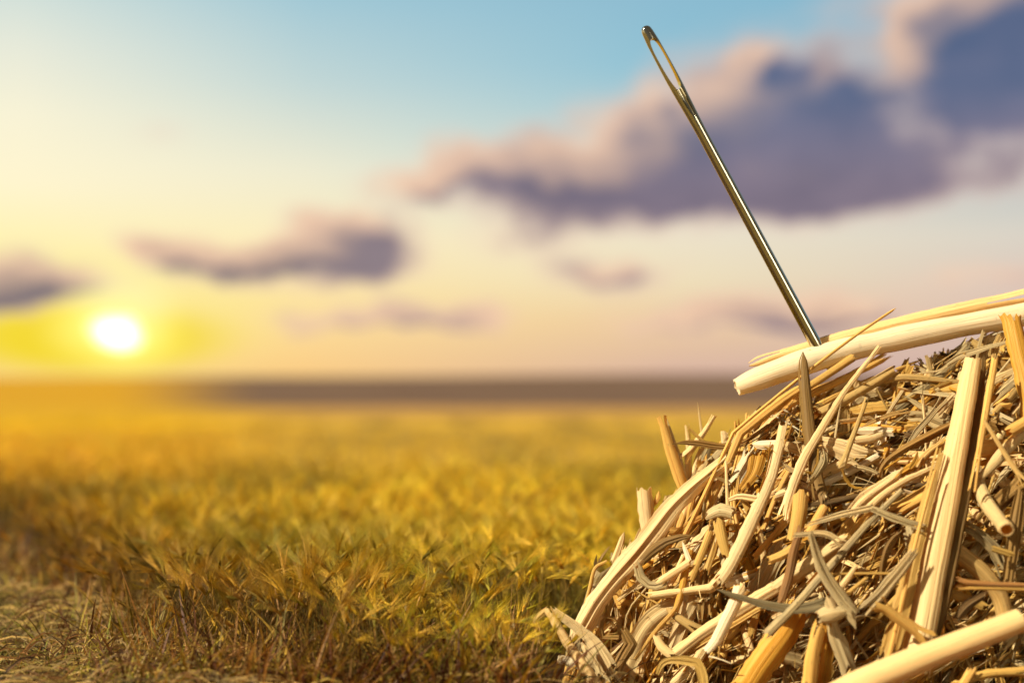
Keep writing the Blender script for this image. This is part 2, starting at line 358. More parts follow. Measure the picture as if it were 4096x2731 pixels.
def proto(seed, det, kind):
    R = np.random.default_rng(seed); b = Bag(); H = R.uniform(0.66, 0.86)
    P, a = stem_path(R, H, R.uniform(0.05, 0.45))
    g = R.uniform(0, 1); sc = STEMC * (1 - 0.3 * g) + np.array((0.10, 0.12, 0.03)) * 0.3 * g
    sv = tube(P, np.linspace(0.0036, 0.0022, 7) * (1.0 if det > 1 else 1.6), 3)
    k = np.repeat(np.linspace(0, 1, 7), 3)[:, None]
    b.add(sv, sc[None] * (0.75 + 0.9 * k) + np.array((0.10, 0.05, 0.0)) * k ** 2)
    for i in range(2):
        h = R.uniform(0.15, 0.8); idx = int(h * 6)
        dry = R.uniform(0, 1)
        c = LEAFC * R.uniform(0.55, 1.1) if dry > 0.5 else np.array((0.20, 0.17, 0.035)) * R.uniform(0.6, 1.3)
        leaf_into(b, R, P[idx], R.uniform(0.08, 0.2), R.uniform(0.004, 0.010) * (1 if det > 1 else 1.5), c, R.uniform(0.3, 3.2))
    if kind == 'ear':
        dv = P[-1] - P[-2]; dv = dv / np.linalg.norm(dv) + np.array([math.cos(a), math.sin(a), -0.4]) * R.uniform(0, 1.0) ** 2
        ear_into(b, R, P[-1], dv, R.uniform(0.07, 0.1), EARC, awns={3: 22, 2: 11, 1: 5}[det], AL=0.2, th={3: 0.0022, 2: 0.004, 1: 0.009}[det])
    return b.get()
def flat_proto(seed):
    R = np.random.default_rng(seed); b = Bag()
    for i in range(3):
        n = 7; L = R.uniform(0.25, 0.8); a = R.normal(0.45, 0.6); t = np.linspace(0, 1, n)
        ang = a + R.uniform(-0.6, 0.6) * t; x = np.concatenate([[0], np.cumsum(np.cos(ang[:-1]))]) * L / n; y = np.concatenate([[0], np.cumsum(np.sin(ang[:-1]))]) * L / n
        z = R.uniform(0.02, 0.1) + R.uniform(0.0, 0.16) * np.sin(np.pi * t) + R.uniform(-0.02, 0.1) * t
        c = np.array([(0.46, 0.33, 0.15), (0.36, 0.27, 0.08), (0.22, 0.19, 0.04), (0.52, 0.40, 0.22), (0.20, 0.10, 0.04)][R.integers(0, 5)]) * R.uniform(0.35, 1.25)
        off = R.uniform(-0.08, 0.08, 3) * (1, 1, 0.2)
        P = np.stack([x, y, z], -1) + off
        b.add(strip(P, R.uniform(0.005, 0.014) * np.clip(np.sin(np.pi * (t * 0.85 + 0.12)), 0.15, 1), (-math.sin(a) * .8, math.cos(a) * .8, 0.6)), c)
    leaf_into(b, R, np.array([0, 0, 0.02]), R.uniform(0.14, 0.34), R.uniform(0.005, 0.010), np.array((0.19, 0.22, 0.03)) * R.uniform(0.6, 1.5), R.uniform(0.1, 1.2))
    return b.get()
def scatter(name, protos, pos, sc, lean, colf, label, cat):
    Vs, Qs, Cs = [], [], []; n0 = 0; which = RNG.integers(0, len(protos), len(pos))
    rot = RNG.uniform(0, 2 * np.pi, len(pos)) if lean is not None else RNG.normal(0, 0.5, len(pos))
    for p, (V, Q, C) in enumerate(protos):
        m = np.where(which == p)[0]
        if len(m) == 0: continue
        c, s = np.cos(rot[m])[:, None], np.sin(rot[m])[:, None]
        X = V[None, :, 0] * c - V[None, :, 1] * s; Y = V[None, :, 0] * s + V[None, :, 1] * c; Z = np.repeat(V[None, :, 2], len(m), 0)
        k = sc[m][:, None]; X, Y, Z = X * k, Y * k, Z * k
        if lean is not None:
            lx, ly = lean[m, 0][:, None], lean[m, 1][:, None]
            X = X + Z * lx; Y = Y + Z * ly; Z = Z / np.sqrt(1 + lx ** 2 + ly ** 2)
        G = np.stack([X + pos[m, 0][:, None], Y + pos[m, 1][:, None], Z + pos[m, 2][:, None]], -1).reshape(-1, 3)
        nq = (Q[None] + (np.arange(len(m)) * len(V))[:, None, None]).reshape(-1, 4) + n0
        Cc = (C[None] * colf[m][:, None, :]).reshape(-1, 3)
        Vs.append(G); Qs.append(nq); Cs.append(Cc); n0 += len(G)
    o = mesh_obj(name, np.concatenate(Vs), np.concatenate(Qs), PLANT, tint=np.clip(np.concatenate(Cs), 0, 0.9), smooth=False, origin=(0, 0, 0))
    return tag(o, label, cat, kind='stuff')
def vnoise(x, y, s, seed=0):
    R = np.random.default_rng(seed); a = R.uniform(0, 6.28, 12); k = R.uniform(0.5, 1.6, 12); p = R.uniform(0, 6.28, 12)
    v = sum(np.sin((x * np.cos(a[i]) + y * np.sin(a[i])) * k[i] / s + p[i]) for i in range(12)); return v / 5.0
EX, EY = [-9, -5.4, -4.0, -2.9, -2.3, -1.9, -0.5, 9], [19, 15.2, 12.6, 10.5, 9.2, 8.5, 8.3, 8.1]
def edge(x): return np.interp(x, EX, EY)
def sample(n, y0, y1, power=1.0, margin=0.4):
    Y = y0 + (y1 - y0) * RNG.uniform(0, 1, n) ** power; X = RNG.uniform(-1, 1, n) * (Y * 0.37 + margin); return X, Y
def crop_filter(X, Y):
    e = edge(X) + 0.40 * vnoise(X, Y, 0.8, 3) + RNG.exponential(0.45, len(X)) * (X < -1.2)
    heap = ((X > 0.30 + 0.1 * vnoise(X, Y, .3, 8)) & (Y < 10.2)) | ((X > 0.10 + 0.06 * vnoise(X, Y, .2, 9)) & (Y < 9.55))
    return (Y > e) & ~heap
def crop_colour(X, Y):
    g = np.clip(0.55 + 0.45 * vnoise(X, Y * 0.7, 1.1, 5) + 0.3 * vnoise(X, Y * 0.6, 0.4, 6), 0, 1)[:, None]
    left = np.clip((-X / Y - 0.12) / 0.2, 0, 1)[:, None]; deep = np.clip((Y - 14) / 14, 0, 1)[:, None]
    gold = np.array((1.2, 1.12, 0.45)); dull = np.array((0.34, 0.42, 0.36))
    c = dull * (1 - g) + gold * g
    warm = np.array((1.05, 0.72, 0.28)); c = c * (1 - left * deep * 0.8) + warm * left * deep * 0.8  # glow of the sun painted into the crop colour, far left
    c = c * (1 - 0.25 * left * (1 - deep))  # near left crop coloured darker to stand for its shaded side
    hue = RNG.uniform(0, 1, (len(X), 1)); pink, olive = np.array((1.0, 0.95, 1.7)), np.array((0.62, 0.78, 0.8)); near = np.clip((16 - Y) / 7, 0, 1)[:, None]
    c = np.where(hue < 0.2, c * (1 - near) + c * pink * near, np.where(hue > 0.68, c * (1 - near) + c * olive * near, c))
    bm_ = (np.clip(1 - (Y - edge(X)) / 2.6, 0, 1) * np.clip((-X - 0.4) / 1.0, 0, 1))[:, None]; c = c * (1 - bm_) + c * np.array((0.72, 0.50, 0.42)) * bm_  # browner along the left edge: shade on the crop's side put into the colour
    return c * RNG.uniform(0.6, 1.25, (len(X), 1))
def crop(name, n, y0, y1, det, kinds, s0, label, power=1.0, leanamt=0.25, cat='crop'):
    X, Y = sample(n, y0, y1, power); m = crop_filter(X, Y); X, Y = X[m], Y[m]
    pr = [proto(100 * det + i, det, kinds[i % len(kinds)]) for i in range(16)]
    pos = np.stack([X, Y, np.zeros_like(X)], -1)
    la = np.where(Y < 9.6, leanamt * 0.55, leanamt)
    lean = np.stack([0.2 * vnoise(X, Y, 0.6, 11) + RNG.normal(0, 1, len(X)) * la, RNG.normal(0, 1, len(X)) * la + 0.05], -1)
    hz = np.clip(1 + 0.07 * vnoise(X, Y, 0.8, 12), 0.75, 1.2)
    sc = RNG.uniform(0.82, 1.06, len(X)) * hz * s0
    sc = sc * np.where(Y < 9.6, 1 - np.clip((X + 1.1) / 0.9, 0, 1) * RNG.uniform(0.2, 0.6, len(X)), 1.0)
    sc = sc * (1 - 0.35 * np.clip(1 - (Y - edge(X)) / 0.8, 0, 1) * RNG.uniform(0, 1, len(X)) * (X < -1.2))
    return scatter(name, pr, pos, sc, lean, crop_colour(X, Y), label, cat)
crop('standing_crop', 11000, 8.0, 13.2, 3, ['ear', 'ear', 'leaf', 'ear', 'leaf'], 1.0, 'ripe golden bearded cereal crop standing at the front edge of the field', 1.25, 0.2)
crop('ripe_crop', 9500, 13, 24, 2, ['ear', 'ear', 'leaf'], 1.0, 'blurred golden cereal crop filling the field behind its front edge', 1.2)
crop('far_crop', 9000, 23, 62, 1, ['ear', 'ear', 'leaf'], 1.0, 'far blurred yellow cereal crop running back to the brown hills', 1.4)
X, Y = sample(3600, 8.1, 10.4, 1.0); m = (X > -3.2) & (X < 0.08) & (Y < edge(X) + 0.7) & (Y > edge(X) - 0.35); X, Y = X[m], Y[m]
scatter('crop_stems', [proto(900 + i, 3, 'leaf') for i in range(14)], np.stack([X, Y, X * 0], -1), RNG.uniform(0.3, 0.95, len(X)),
        np.stack([RNG.normal(0, 0.13, len(X)), RNG.normal(0, 0.13, len(X))], -1), np.array((1.0, 0.86, 0.62)) * RNG.choice([0.35, 0.6, 0.85, 1.5], (len(X), 1), p=[.34, .26, .22, .18]),
        'bare brown stems with pale curled leaves below the crop edge', 'crop')
R_ = np.random.default_rng(5)
def blade_proto(seed):
    R = np.random.default_rng(seed); b = Bag()
    for i in range(4):
        c = [np.array((0.26, 0.26, 0.03)), np.array((0.42, 0.33, 0.05)), np.array((0.48, 0.34, 0.16)), np.array((0.15, 0.07, 0.035))][R.integers(0, 4)] * R.uniform(0.6, 1.3)
        leaf_into(b, R, np.array([R.uniform(-.05, .05), R.uniform(-.05, .05), 0]), R.uniform(0.08, 0.36), R.uniform(0.004, 0.009), c, R.uniform(0.0, 1.6))
    return b.get()
X, Y = sample(15000, 8.0, 17, 1.7); m = (Y < edge(X) + 0.5) & (X < 0.1) & ((X < -2.0 - (Y - 8.2) * 0.55) | (RNG.uniform(0, 1, len(X)) < 0.55)); X, Y = X[m], Y[m]
scatter('short_grass', [blade_proto(i) for i in range(20)], np.stack([X, Y, X * 0 + 0.04], -1), RNG.uniform(0.6, 1.25, len(X)) * (1 + 1.1 * np.clip(1 - (edge(X) - Y) / 1.6, 0, 1)), np.stack([RNG.normal(0, 0.3, len(X)), RNG.normal(0, 0.25, len(X))], -1),
        np.where((X > -2.0 - (Y - 8.2) * 0.55)[:, None], np.array((0.85, 0.64, 0.50)), np.array((1.1, 1.05, 0.95))) * RNG.uniform(0.6, 1.25, (len(X), 1)), 'short green and yellow grass growing through the flattened straw', 'grass')
# trampled grass in front of the crop edge
X, Y = sample(11000, 7.9, 19, 1.7); m = (Y < edge(X) + 0.3) & ((X < -1.6) | (RNG.uniform(0, 1, len(X)) < 0.15)) & (X < 0.7); X, Y = X[m], Y[m]
pos = np.stack([X, Y, 0.12 * (0.5 + 0.5 * vnoise(X, Y, 0.3, 21))], -1)
scatter('trampled_grass', [flat_proto(i) for i in range(24)], pos, RNG.uniform(0.7, 1.25, len(X)), None,
        np.array((1.0, 0.88, 0.6)) * RNG.choice([0.35, 0.7, 1.05, 1.5], (len(X), 1), p=[.3, .3, .25, .15]), 'flattened pale straw and short green grass in the lower left corner', 'grass')

# ------------------------------------------------------------------ single barley stalks that stand out
def barley(path, ear_dir, EL, label, tintk=1.0, leaf=None):
    root = empty('barley_stalk', Vector(path[0])); tag(root, label, 'barley stalk', 'barley stalks at the front of the crop')
    P = np.array(path); t = np.linspace(0, 1, 14); s = np.linspace(0, 1, len(P))
    PP = np.stack([np.interp(t, s, P[:, i]) for i in range(3)], -1)
    V, Q = tube(PP, 0.0042, 6); mesh_obj('stem', V, Q, PLANT, tint=np.array((0.50, 0.40, 0.16)) * tintk, parent=root)
    R = np.random.default_rng(int(abs(path[0][0]) * 1000)); b = Bag(); d = np.array(ear_dir, float); d /= np.linalg.norm(d)
    t = np.linspace(0, 1, 15); r = 0.013 * np.sin(np.pi * np.clip(t * 0.9 + 0.08, 0, 1)) ** 0.6 * (1 + 0.28 * (np.arange(15) % 2)); r[-1] = 0.001
    V, Q = tube(P[-1] + d * (t * EL)[:, None], r, 8); ear = mesh_obj('ear', V, Q, PLANT, tint=np.array((0.62, 0.47, 0.24)) * tintk, parent=root)
    ear_into(b, R, P[-1], d, EL, np.array((0.70, 0.52, 0.27)) * tintk, 26, 0.19, 0.0026)
    V, Q, C = b.get(); a = mesh_obj('awn_tuft', V[54:], Q[Q.min(axis=1) >= 54] - 54, PLANT, tint=C[54:], parent=ear)
    a.location = a.location - Vector(ear.location)
    if leaf is not None:
        b = Bag(); leaf_into(b, R, np.array(PP[leaf]), 0.2, 0.014, np.array((0.55, 0.42, 0.22)), 2.6)
        V, Q, C = b.get(); mesh_obj('leaf', V, Q, PLANT, tint=C, parent=root)
def bp(x, y, Y): return np.array(W(x, y, Y))
BAR = [([(1160, 2760, 9.3), (1040, 2620, 9.25), (945, 2540, 9.2)], (900, 2500, 9.18), .11, 'long bearded ear on a diagonal stem leaning left at the dark crop edge', None),
       ([(1190, 2740, 9.5), (1110, 2600, 9.5), (1060, 2520, 9.5)], (1035, 2475, 9.5), .10, 'grey green ear just right of the long leaning bearded ear', 5),
       ([(1560, 2760, 9.2), (1500, 2620, 9.2), (1390, 2530, 9.2)], (1330, 2525, 9.2), .11, 'ear bent over sideways to the left above the dark stems', None),
       ([(1700, 2760, 9.1), (1680, 2600, 9.15), (1640, 2480, 9.2)], (1625, 2430, 9.2), .11, 'upright bearded ear in the brightest clump of crop', 6),
       ([(1880, 2760, 9.1), (1870, 2620, 9.1), (1840, 2480, 9.1)], (1825, 2420, 9.1), .11, 'golden ear leaning slightly left, nearest left of the folded drooping straw', None),
       ([(2090, 2780, 9.0), (2080, 2640, 9.0), (2060, 2520, 9.0)], (2050, 2450, 9.0), .12, 'tall golden ear close beside the folded drooping straw', 7),
       ([(1380, 2760, 9.0), (1370, 2640, 9.0), (1310, 2560, 9.0)], (1240, 2555, 9.0), .10, 'low nodding ear between the dark stems at the bottom edge', None),
       ([(620, 2760, 9.0), (700, 2650, 9.05), (820, 2580, 9.1)], (880, 2555, 9.1), .09, 'pale ear lying over the flattened grass at lower left', None)]
for pts, tip, EL, lab, lf in BAR:
    P = [tuple(bp(*q)) for q in pts]; barley(P, bp(*tip) - np.array(P[-1]), EL, lab, 1.0, lf)

# ------------------------------------------------------------------ straw pieces
SIL = np.array([(2180, 3100), (2260, 2640), (2400, 2400), (2480, 2220), (2600, 2080), (2740, 1930), (2860, 1780), (3000, 1660), (3180, 1570),
                (3420, 1540), (3560, 1510), (3680, 1450), (3800, 1370), (3950, 1340), (4600, 1250)], float)
def inside(x, y):
    """distance in photo pixels inside the heap's outline (negative outside)"""
    p = np.array((x, y), float); a, b = SIL[:-1], SIL[1:]; ab = b - a
    t = np.clip(((p - a) * ab).sum(1) / (ab ** 2).sum(1), 0, 1); q = a + ab * t[:, None]; d = np.linalg.norm(p - q, axis=1); i = d.argmin()
    cr = ab[i][0] * (p[1] - a[i][1]) - ab[i][1] * (p[0] - a[i][0])
    return d[i] * (1 if cr > 0 else -1)
def surf(x, y):
    t = np.clip(inside(x, y) / 900.0, 0, 1); return 9.42 - 0.48 * math.sin(t * math.pi / 2)
def catmull(P, M):
    P = np.asarray(P, float)
    if len(P) == 2: t = np.linspace(0, 1, M)[:, None]; return P[0] * (1 - t) + P[1] * t
    E = np.vstack([2 * P[0] - P[1], P, 2 * P[-1] - P[-2]]); n = len(P) - 1; out = []
    for k in range(M):
        s = min(k / (M - 1) * n, n - 1e-9); i = int(s); f = s - i; p0, p1, p2, p3 = E[i:i + 4]
        out.append(0.5 * ((2 * p1) + (-p0 + p2) * f + (2 * p0 - 5 * p1 + 4 * p2 - p3) * f * f + (-p0 + 3 * p1 - 3 * p2 + p3) * f ** 3))
    return np.array(out)
def path(P, Wd, kinks=(), step=0.03):
    """P (n,3) world, Wd (n) -> resampled centre line and widths; kinks: indices with a sharp bend"""
    A = np.hstack([np.asarray(P, float), np.asarray(Wd, float)[:, None]]); cuts = [0] + sorted(kinks) + [len(A) - 1]; out = []
    for a, b in zip(cuts[:-1], cuts[1:]):
        seg = A[a:b + 1]; L = np.linalg.norm(np.diff(seg[:, :3], axis=0), axis=1).sum(); M = int(max(4, min(60, L / step)))
        s = catmull(seg, M); out.append(s if not out else s[1:])
    s = np.vstack(out); return s[:, :3], np.maximum(s[:, 3], 0.001)
KS = {'tube': 22, 'half': 16, 'leaf': 13, 'fibre': 6}
def straw(P, Wd, kind='leaf', roll=0.0, twist=0.0, rag=0.35, point=(0, 0), arc=150, cup=0.16, fold=0.0, R=None, node=None, th=None, rib=0.03, jag=0.07, split=0.55):
    """one straw piece as verts, quads, uv"""
    n = len(P); K = KS[kind]; T = np.gradient(P, axis=0); T /= np.linalg.norm(T, axis=1)[:, None] + 1e-9
    v = np.array((0, -1.0, 0.12)); N = np.zeros((n, 3)); m = 0
    nn = v - T[m] * v.dot(T[m]); nn /= np.linalg.norm(nn) + 1e-9; N[0] = nn
    for i in range(1, n):
        q = N[i - 1] - T[i] * N[i - 1].dot(T[i]); N[i] = q / (np.linalg.norm(q) + 1e-9)
    S = np.cross(N, T)
    s = np.concatenate([[0], np.cumsum(np.linalg.norm(np.diff(P, axis=0), axis=1))]); L = s[-1]; u01 = s / (L + 1e-9)
    ang = roll + twist * u01; c, sn = np.cos(ang)[:, None], np.sin(ang)[:, None]
    N2 = N * c + S * sn; S2 = S * c - N * sn
    Wd = Wd.copy()
    ph = R.uniform(0, 6.28, 4); Wd *= 1 + 0.025 * np.sin(s / 0.13 + ph[0]) + 0.015 * np.sin(s / 0.05 + ph[1])
    if point[0]: Wd *= np.clip(u01 / point[0], 0.06, 1) ** 0.8
    if point[1]: Wd *= np.clip((1 - u01) / point[1], 0.06, 1) ** 0.8
    if node is not None:
        for nd in node: Wd *= 1 + 0.22 * np.exp(-((s - nd * L) / 0.018) ** 2) - 0.07 * np.exp(-((s - nd * L - 0.045) / 0.02) ** 2)
    closed = kind in ('tube', 'fibre'); w2 = Wd[:, None] * 0.5
    if closed:
        f = np.arange(K) / K * 2 * np.pi; ribs = 1 + rib * np.sin(f * 7 + ph[2]) + rib * 0.7 * np.sin(f * 11 + ph[3])
        sq = R.uniform(0.82, 1.0)
        ox, oy = np.cos(f)[None] * ribs * w2, np.sin(f)[None] * ribs * w2 * sq
        inn = 0.84 if kind == 'tube' else 0.3
        ix, iy = ox * inn, oy * inn; uu = np.abs(((f / (2 * np.pi)) * 2 + 0.5) % 2 - 1) * 2.2
    else:
        f = np.linspace(-1, 1, K); t_ = th if th else max(0.0015, min(0.0045, float(Wd.mean()) * 0.035))
        tt = t_ * np.ones((n, 1))
        if kind == 'half':
            a = np.radians(arc) / 2; r = w2 / max(math.sin(min(a, math.pi / 2)), 0.3); fa = f[None] * a
            rb = 1 + rib * np.sin(f * 9 + ph[2])
            ox, oy = np.sin(fa) * r * rb, (np.cos(fa)) * r * rb - r * 0.5
            nx, ny = np.sin(fa), np.cos(fa)
        else:
            cu = cup * (1 + 0.6 * np.sin(s / 0.23 + ph[0]))[:, None]
            crv = -(f[None] ** 2) * cu + fold * np.abs(f[None]) + 0.05 * np.sin(f[None] * 6 + ph[2] + s[:, None] * 2) + 0.04 * np.sin(s[:, None] / 0.07 + ph[1]) * f[None] ** 3
            ox, oy = f[None] * w2 * np.ones((n, 1)), crv * w2 * 1.6
            nx, ny = np.zeros((n, K)), np.ones((n, K))
        # creases along the length, nibbled edges
        oy = oy + w2 * (np.repeat(R.uniform(-1, 1, K // 2 + 1), 2)[:K] * (0.13 if kind == 'leaf' else 0.06))[None]
        if n > 6 and jag > 0:
            eL, eR = [np.interp(s, np.linspace(0, L, max(3, int(L / 0.03))), R.normal(0, jag, max(3, int(L / 0.03)))) for _ in (0, 1)]
            ox = ox * (1 + np.where(f[None] < 0, eL[:, None], eR[:, None]) * np.abs(f[None]) ** 2)
        cuts_ = []
        if n >= 8 and rag > 0.12:
            for e0 in (0, 1):
                if R.uniform() < split:
                    j0 = int(R.integers(int(K * .22), int(K * .75))); ns = max(2, int(n * R.uniform(.07, .28))); sp = R.uniform(.15, .7); dn_ = R.normal(0, .5)
                    g = np.clip((ns - (np.arange(n) if e0 == 0 else np.arange(n)[::-1])) / ns, 0, 1)[:, None] ** 1.5
                    sd = np.where(np.arange(K) <= j0, -1.0, 1.0)[None]
                    ox = ox + sd * g * sp * w2; oy = oy + np.where(sd > 0, 1, 0) * g * dn_ * w2; cuts_.append((e0, j0, ns))
        ix, iy = ox - nx * tt, oy - ny * tt
        if kind == 'leaf': ix = ix * 0.97
        uu = (f + 1) / 2
    # ragged ends
    sh = np.zeros((n, K))
    if rag > 0:
        for e0 in (0, 1):
            amp = rag * Wd[0 if e0 == 0 else -1] * R.uniform(0.6, 1.3)
            z = R.uniform(-1, 1, K) * 0.9 + np.sin(np.arange(K) * R.uniform(0.4, 1.1) + R.uniform(0, 6)) * 0.6
            st = max(1e-6, L / (n - 1)); m_ = max(1, int(abs(amp) * 1.2 / st) + 1)
            for j in range(min(m_, n // 3 + 1)):
                fall = (1 - j / m_)
                if e0 == 0: sh[j] += z * amp * fall
                else: sh[n - 1 - j] += z * amp * fall
    O = P[:, None] + S2[:, None] * ox[..., None] + N2[:, None] * oy[..., None] + T[:, None] * sh[..., None]
    I = P[:, None] + S2[:, None] * ix[..., None] + N2[:, None] * iy[..., None] + T[:, None] * sh[..., None]
    V = np.concatenate([O.reshape(-1, 3), I.reshape(-1, 3)]); nk = n * K
    J = np.arange(K if closed else K - 1); J2 = (J + 1) % K; Q = []
    i, j = np.meshgrid(np.arange(n - 1), J, indexing='ij'); j2 = (j + 1) % K
    if not closed:
        keep = np.ones(i.shape, bool)
        for e0, j0, ns in cuts_: keep &= ~((j == j0) & ((i < ns) if e0 == 0 else (i >= n - 1 - ns)))
        i, j, j2 = i[keep], j[keep], j2[keep]
    Q.append(np.stack([i * K + j, (i + 1) * K + j, (i + 1) * K + j2, i * K + j2], -1).reshape(-1, 4))
    Q.append(np.stack([nk + i * K + j, nk + i * K + j2, nk + (i + 1) * K + j2, nk + (i + 1) * K + j], -1).reshape(-1, 4))
    b0 = (n - 1) * K
    for e0 in (0, 1):
        JJ = np.array([q for q in J if closed or not any(c_[0] == e0 and c_[1] == q for c_ in cuts_)]); JK = (JJ + 1) % K
        Q.append(np.stack([JJ, JK, nk + JK, nk + JJ], -1) if e0 == 0 else np.stack([b0 + JJ, nk + b0 + JJ, nk + b0 + JK, b0 + JK], -1))
    if not closed:
        r_ = np.arange(n - 1) * K
        Q.append(np.stack([r_, nk + r_, nk + r_ + K, r_ + K], -1)); k1 = K - 1
        Q.append(np.stack([r_ + k1, r_ + K + k1, nk + r_ + K + k1, nk + r_ + k1], -1))
    wm = float(Wd.mean()); UV = np.stack([np.broadcast_to(uu[None] * min(1.6, 0.35 + wm * 14), (n, K)), np.broadcast_to(s[:, None] * 1.0 + 0 * sh, (n, K))], -1).reshape(-1, 2)
    return V, np.concatenate(Q), np.concatenate([UV, UV + (0.37, 3.1)])
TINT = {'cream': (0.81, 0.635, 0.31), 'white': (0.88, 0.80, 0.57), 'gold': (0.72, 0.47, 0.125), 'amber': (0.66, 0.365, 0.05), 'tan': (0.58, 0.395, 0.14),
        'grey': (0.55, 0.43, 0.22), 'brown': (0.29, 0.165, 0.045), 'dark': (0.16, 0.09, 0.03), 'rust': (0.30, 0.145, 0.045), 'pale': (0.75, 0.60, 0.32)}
AGE = {'cream': .08, 'white': .03, 'gold': .14, 'amber': .12, 'tan': .4, 'grey': .85, 'brown': .5, 'dark': .6, 'rust': .5, 'pale': .35}
REG = {'A': (2500, 1100, .6786), 'B': (2100, 1900, .530), 'C': (3000, 1900, .530), 'Z1': (2900, 1150, .3401), 'Z2': (3500, 1150, .3189),
       'Z3': (2600, 1600, .2976), 'Z4': (3200, 1600, .2806), 'Z5': (3600, 1600, .3827), 'S': (0, 0, 1.0)}
NAMES = {'tube': 'round_straw', 'half': 'split_straw', 'leaf': 'straw_strip', 'fibre': 'straw_strand'}
PART = {'tube': 'stem', 'half': 'husk', 'leaf': 'blade', 'fibre': 'fibre'}
def build(reg, kind, tint, wd, pts, off=0.0, parent=None, name=None, seed=None, kinks=(), tone=1.0, smoothpath=True, **kw):
    ox, oy, k = REG[reg] if isinstance(reg, str) else reg
    R = np.random.default_rng(seed if seed is not None else int(abs(pts[0][0] * 7 + pts[0][1] * 13 + len(pts))) )
    n = len(pts); wd = list(wd) if isinstance(wd, (tuple, list)) else [wd] * n
    wd = [q * {'leaf': 1.22, 'half': 1.14, 'tube': 1.05, 'fibre': 1.15}[kind] for q in wd]
    if len(wd) != n: wd = list(np.interp(np.linspace(0, 1, n), np.linspace(0, 1, len(wd)), wd))
    offs = list(off) if isinstance(off, (tuple, list)) else [off] * n
    if len(offs) != n: offs = list(np.interp(np.linspace(0, 1, n), np.linspace(0, 1, len(offs)), offs))
    px = [(ox + x * k, oy + y * k) for x, y in pts]
    if n > 4:
        q = np.array(px); sm = q.copy(); sm[1:-1] = 0.5 * q[1:-1] + 0.25 * (q[:-2] + q[2:])
        for kk in kinks: sm[kk] = q[kk]
        px = [tuple(v) for v in sm]
    dep = np.array([surf(*p) for p in px])
    if n > 2: dep = dep * 0.15 + 0.85 * np.interp(np.arange(n), [0, n - 1], [dep[0], dep[-1]])
    Y = [d - o * 0.72 for d, o in zip(dep, offs)]
    P = [W(p[0], p[1], y) for p, y in zip(px, Y)]; Wd = [w_ * k * y / FPX for w_, y in zip(wd, Y)]
    if kind == 'leaf' and n >= 4 and not kinks and max(wd) * k < 60 and R.uniform() < 0.7:
        kinks = sorted(set(int(v) for v in R.integers(1, n - 1, 2)))
    P, Wd = path(P, Wd, kinks)
    V, Q, UV = straw(P, Wd, kind, R=R, **kw)
    base = np.array(TINT[tint]) * tone * R.uniform(0.93, 1.07)
    return mesh_obj(name or NAMES[kind], V, Q, STRAW, uv=UV, tint=base, age=kw.get('age', AGE[tint]), rnd=R.uniform(0, 1), parent=parent, sharp=True)
def piece(label, reg, kind, tint, wd, pts, off=0.0, name=None, group=None, **kw):
    o = build(reg, kind, tint, wd, pts, off, name=name, **kw)
    tag(o, label, {'tube': 'straw stem', 'half': 'split straw', 'leaf': 'straw leaf', 'fibre': 'straw fibre'}[kind], group); return o
def cluster(name, label, cat, parts):
    reg, kind, tint, wd, pts, off = parts[0][:6]; ox, oy, k = REG[reg]; x, y = ox + pts[0][0] * k, oy + pts[0][1] * k
    root = empty(name, Vector(W(x, y, surf(x, y)))); tag(root, label, cat)
    for p in parts:
        kw = dict(p[6]) if len(p) > 6 else {}; nm = kw.pop('name', PART[p[1]])
        build(*p[:6], parent=root, name=nm, **kw)
    return root


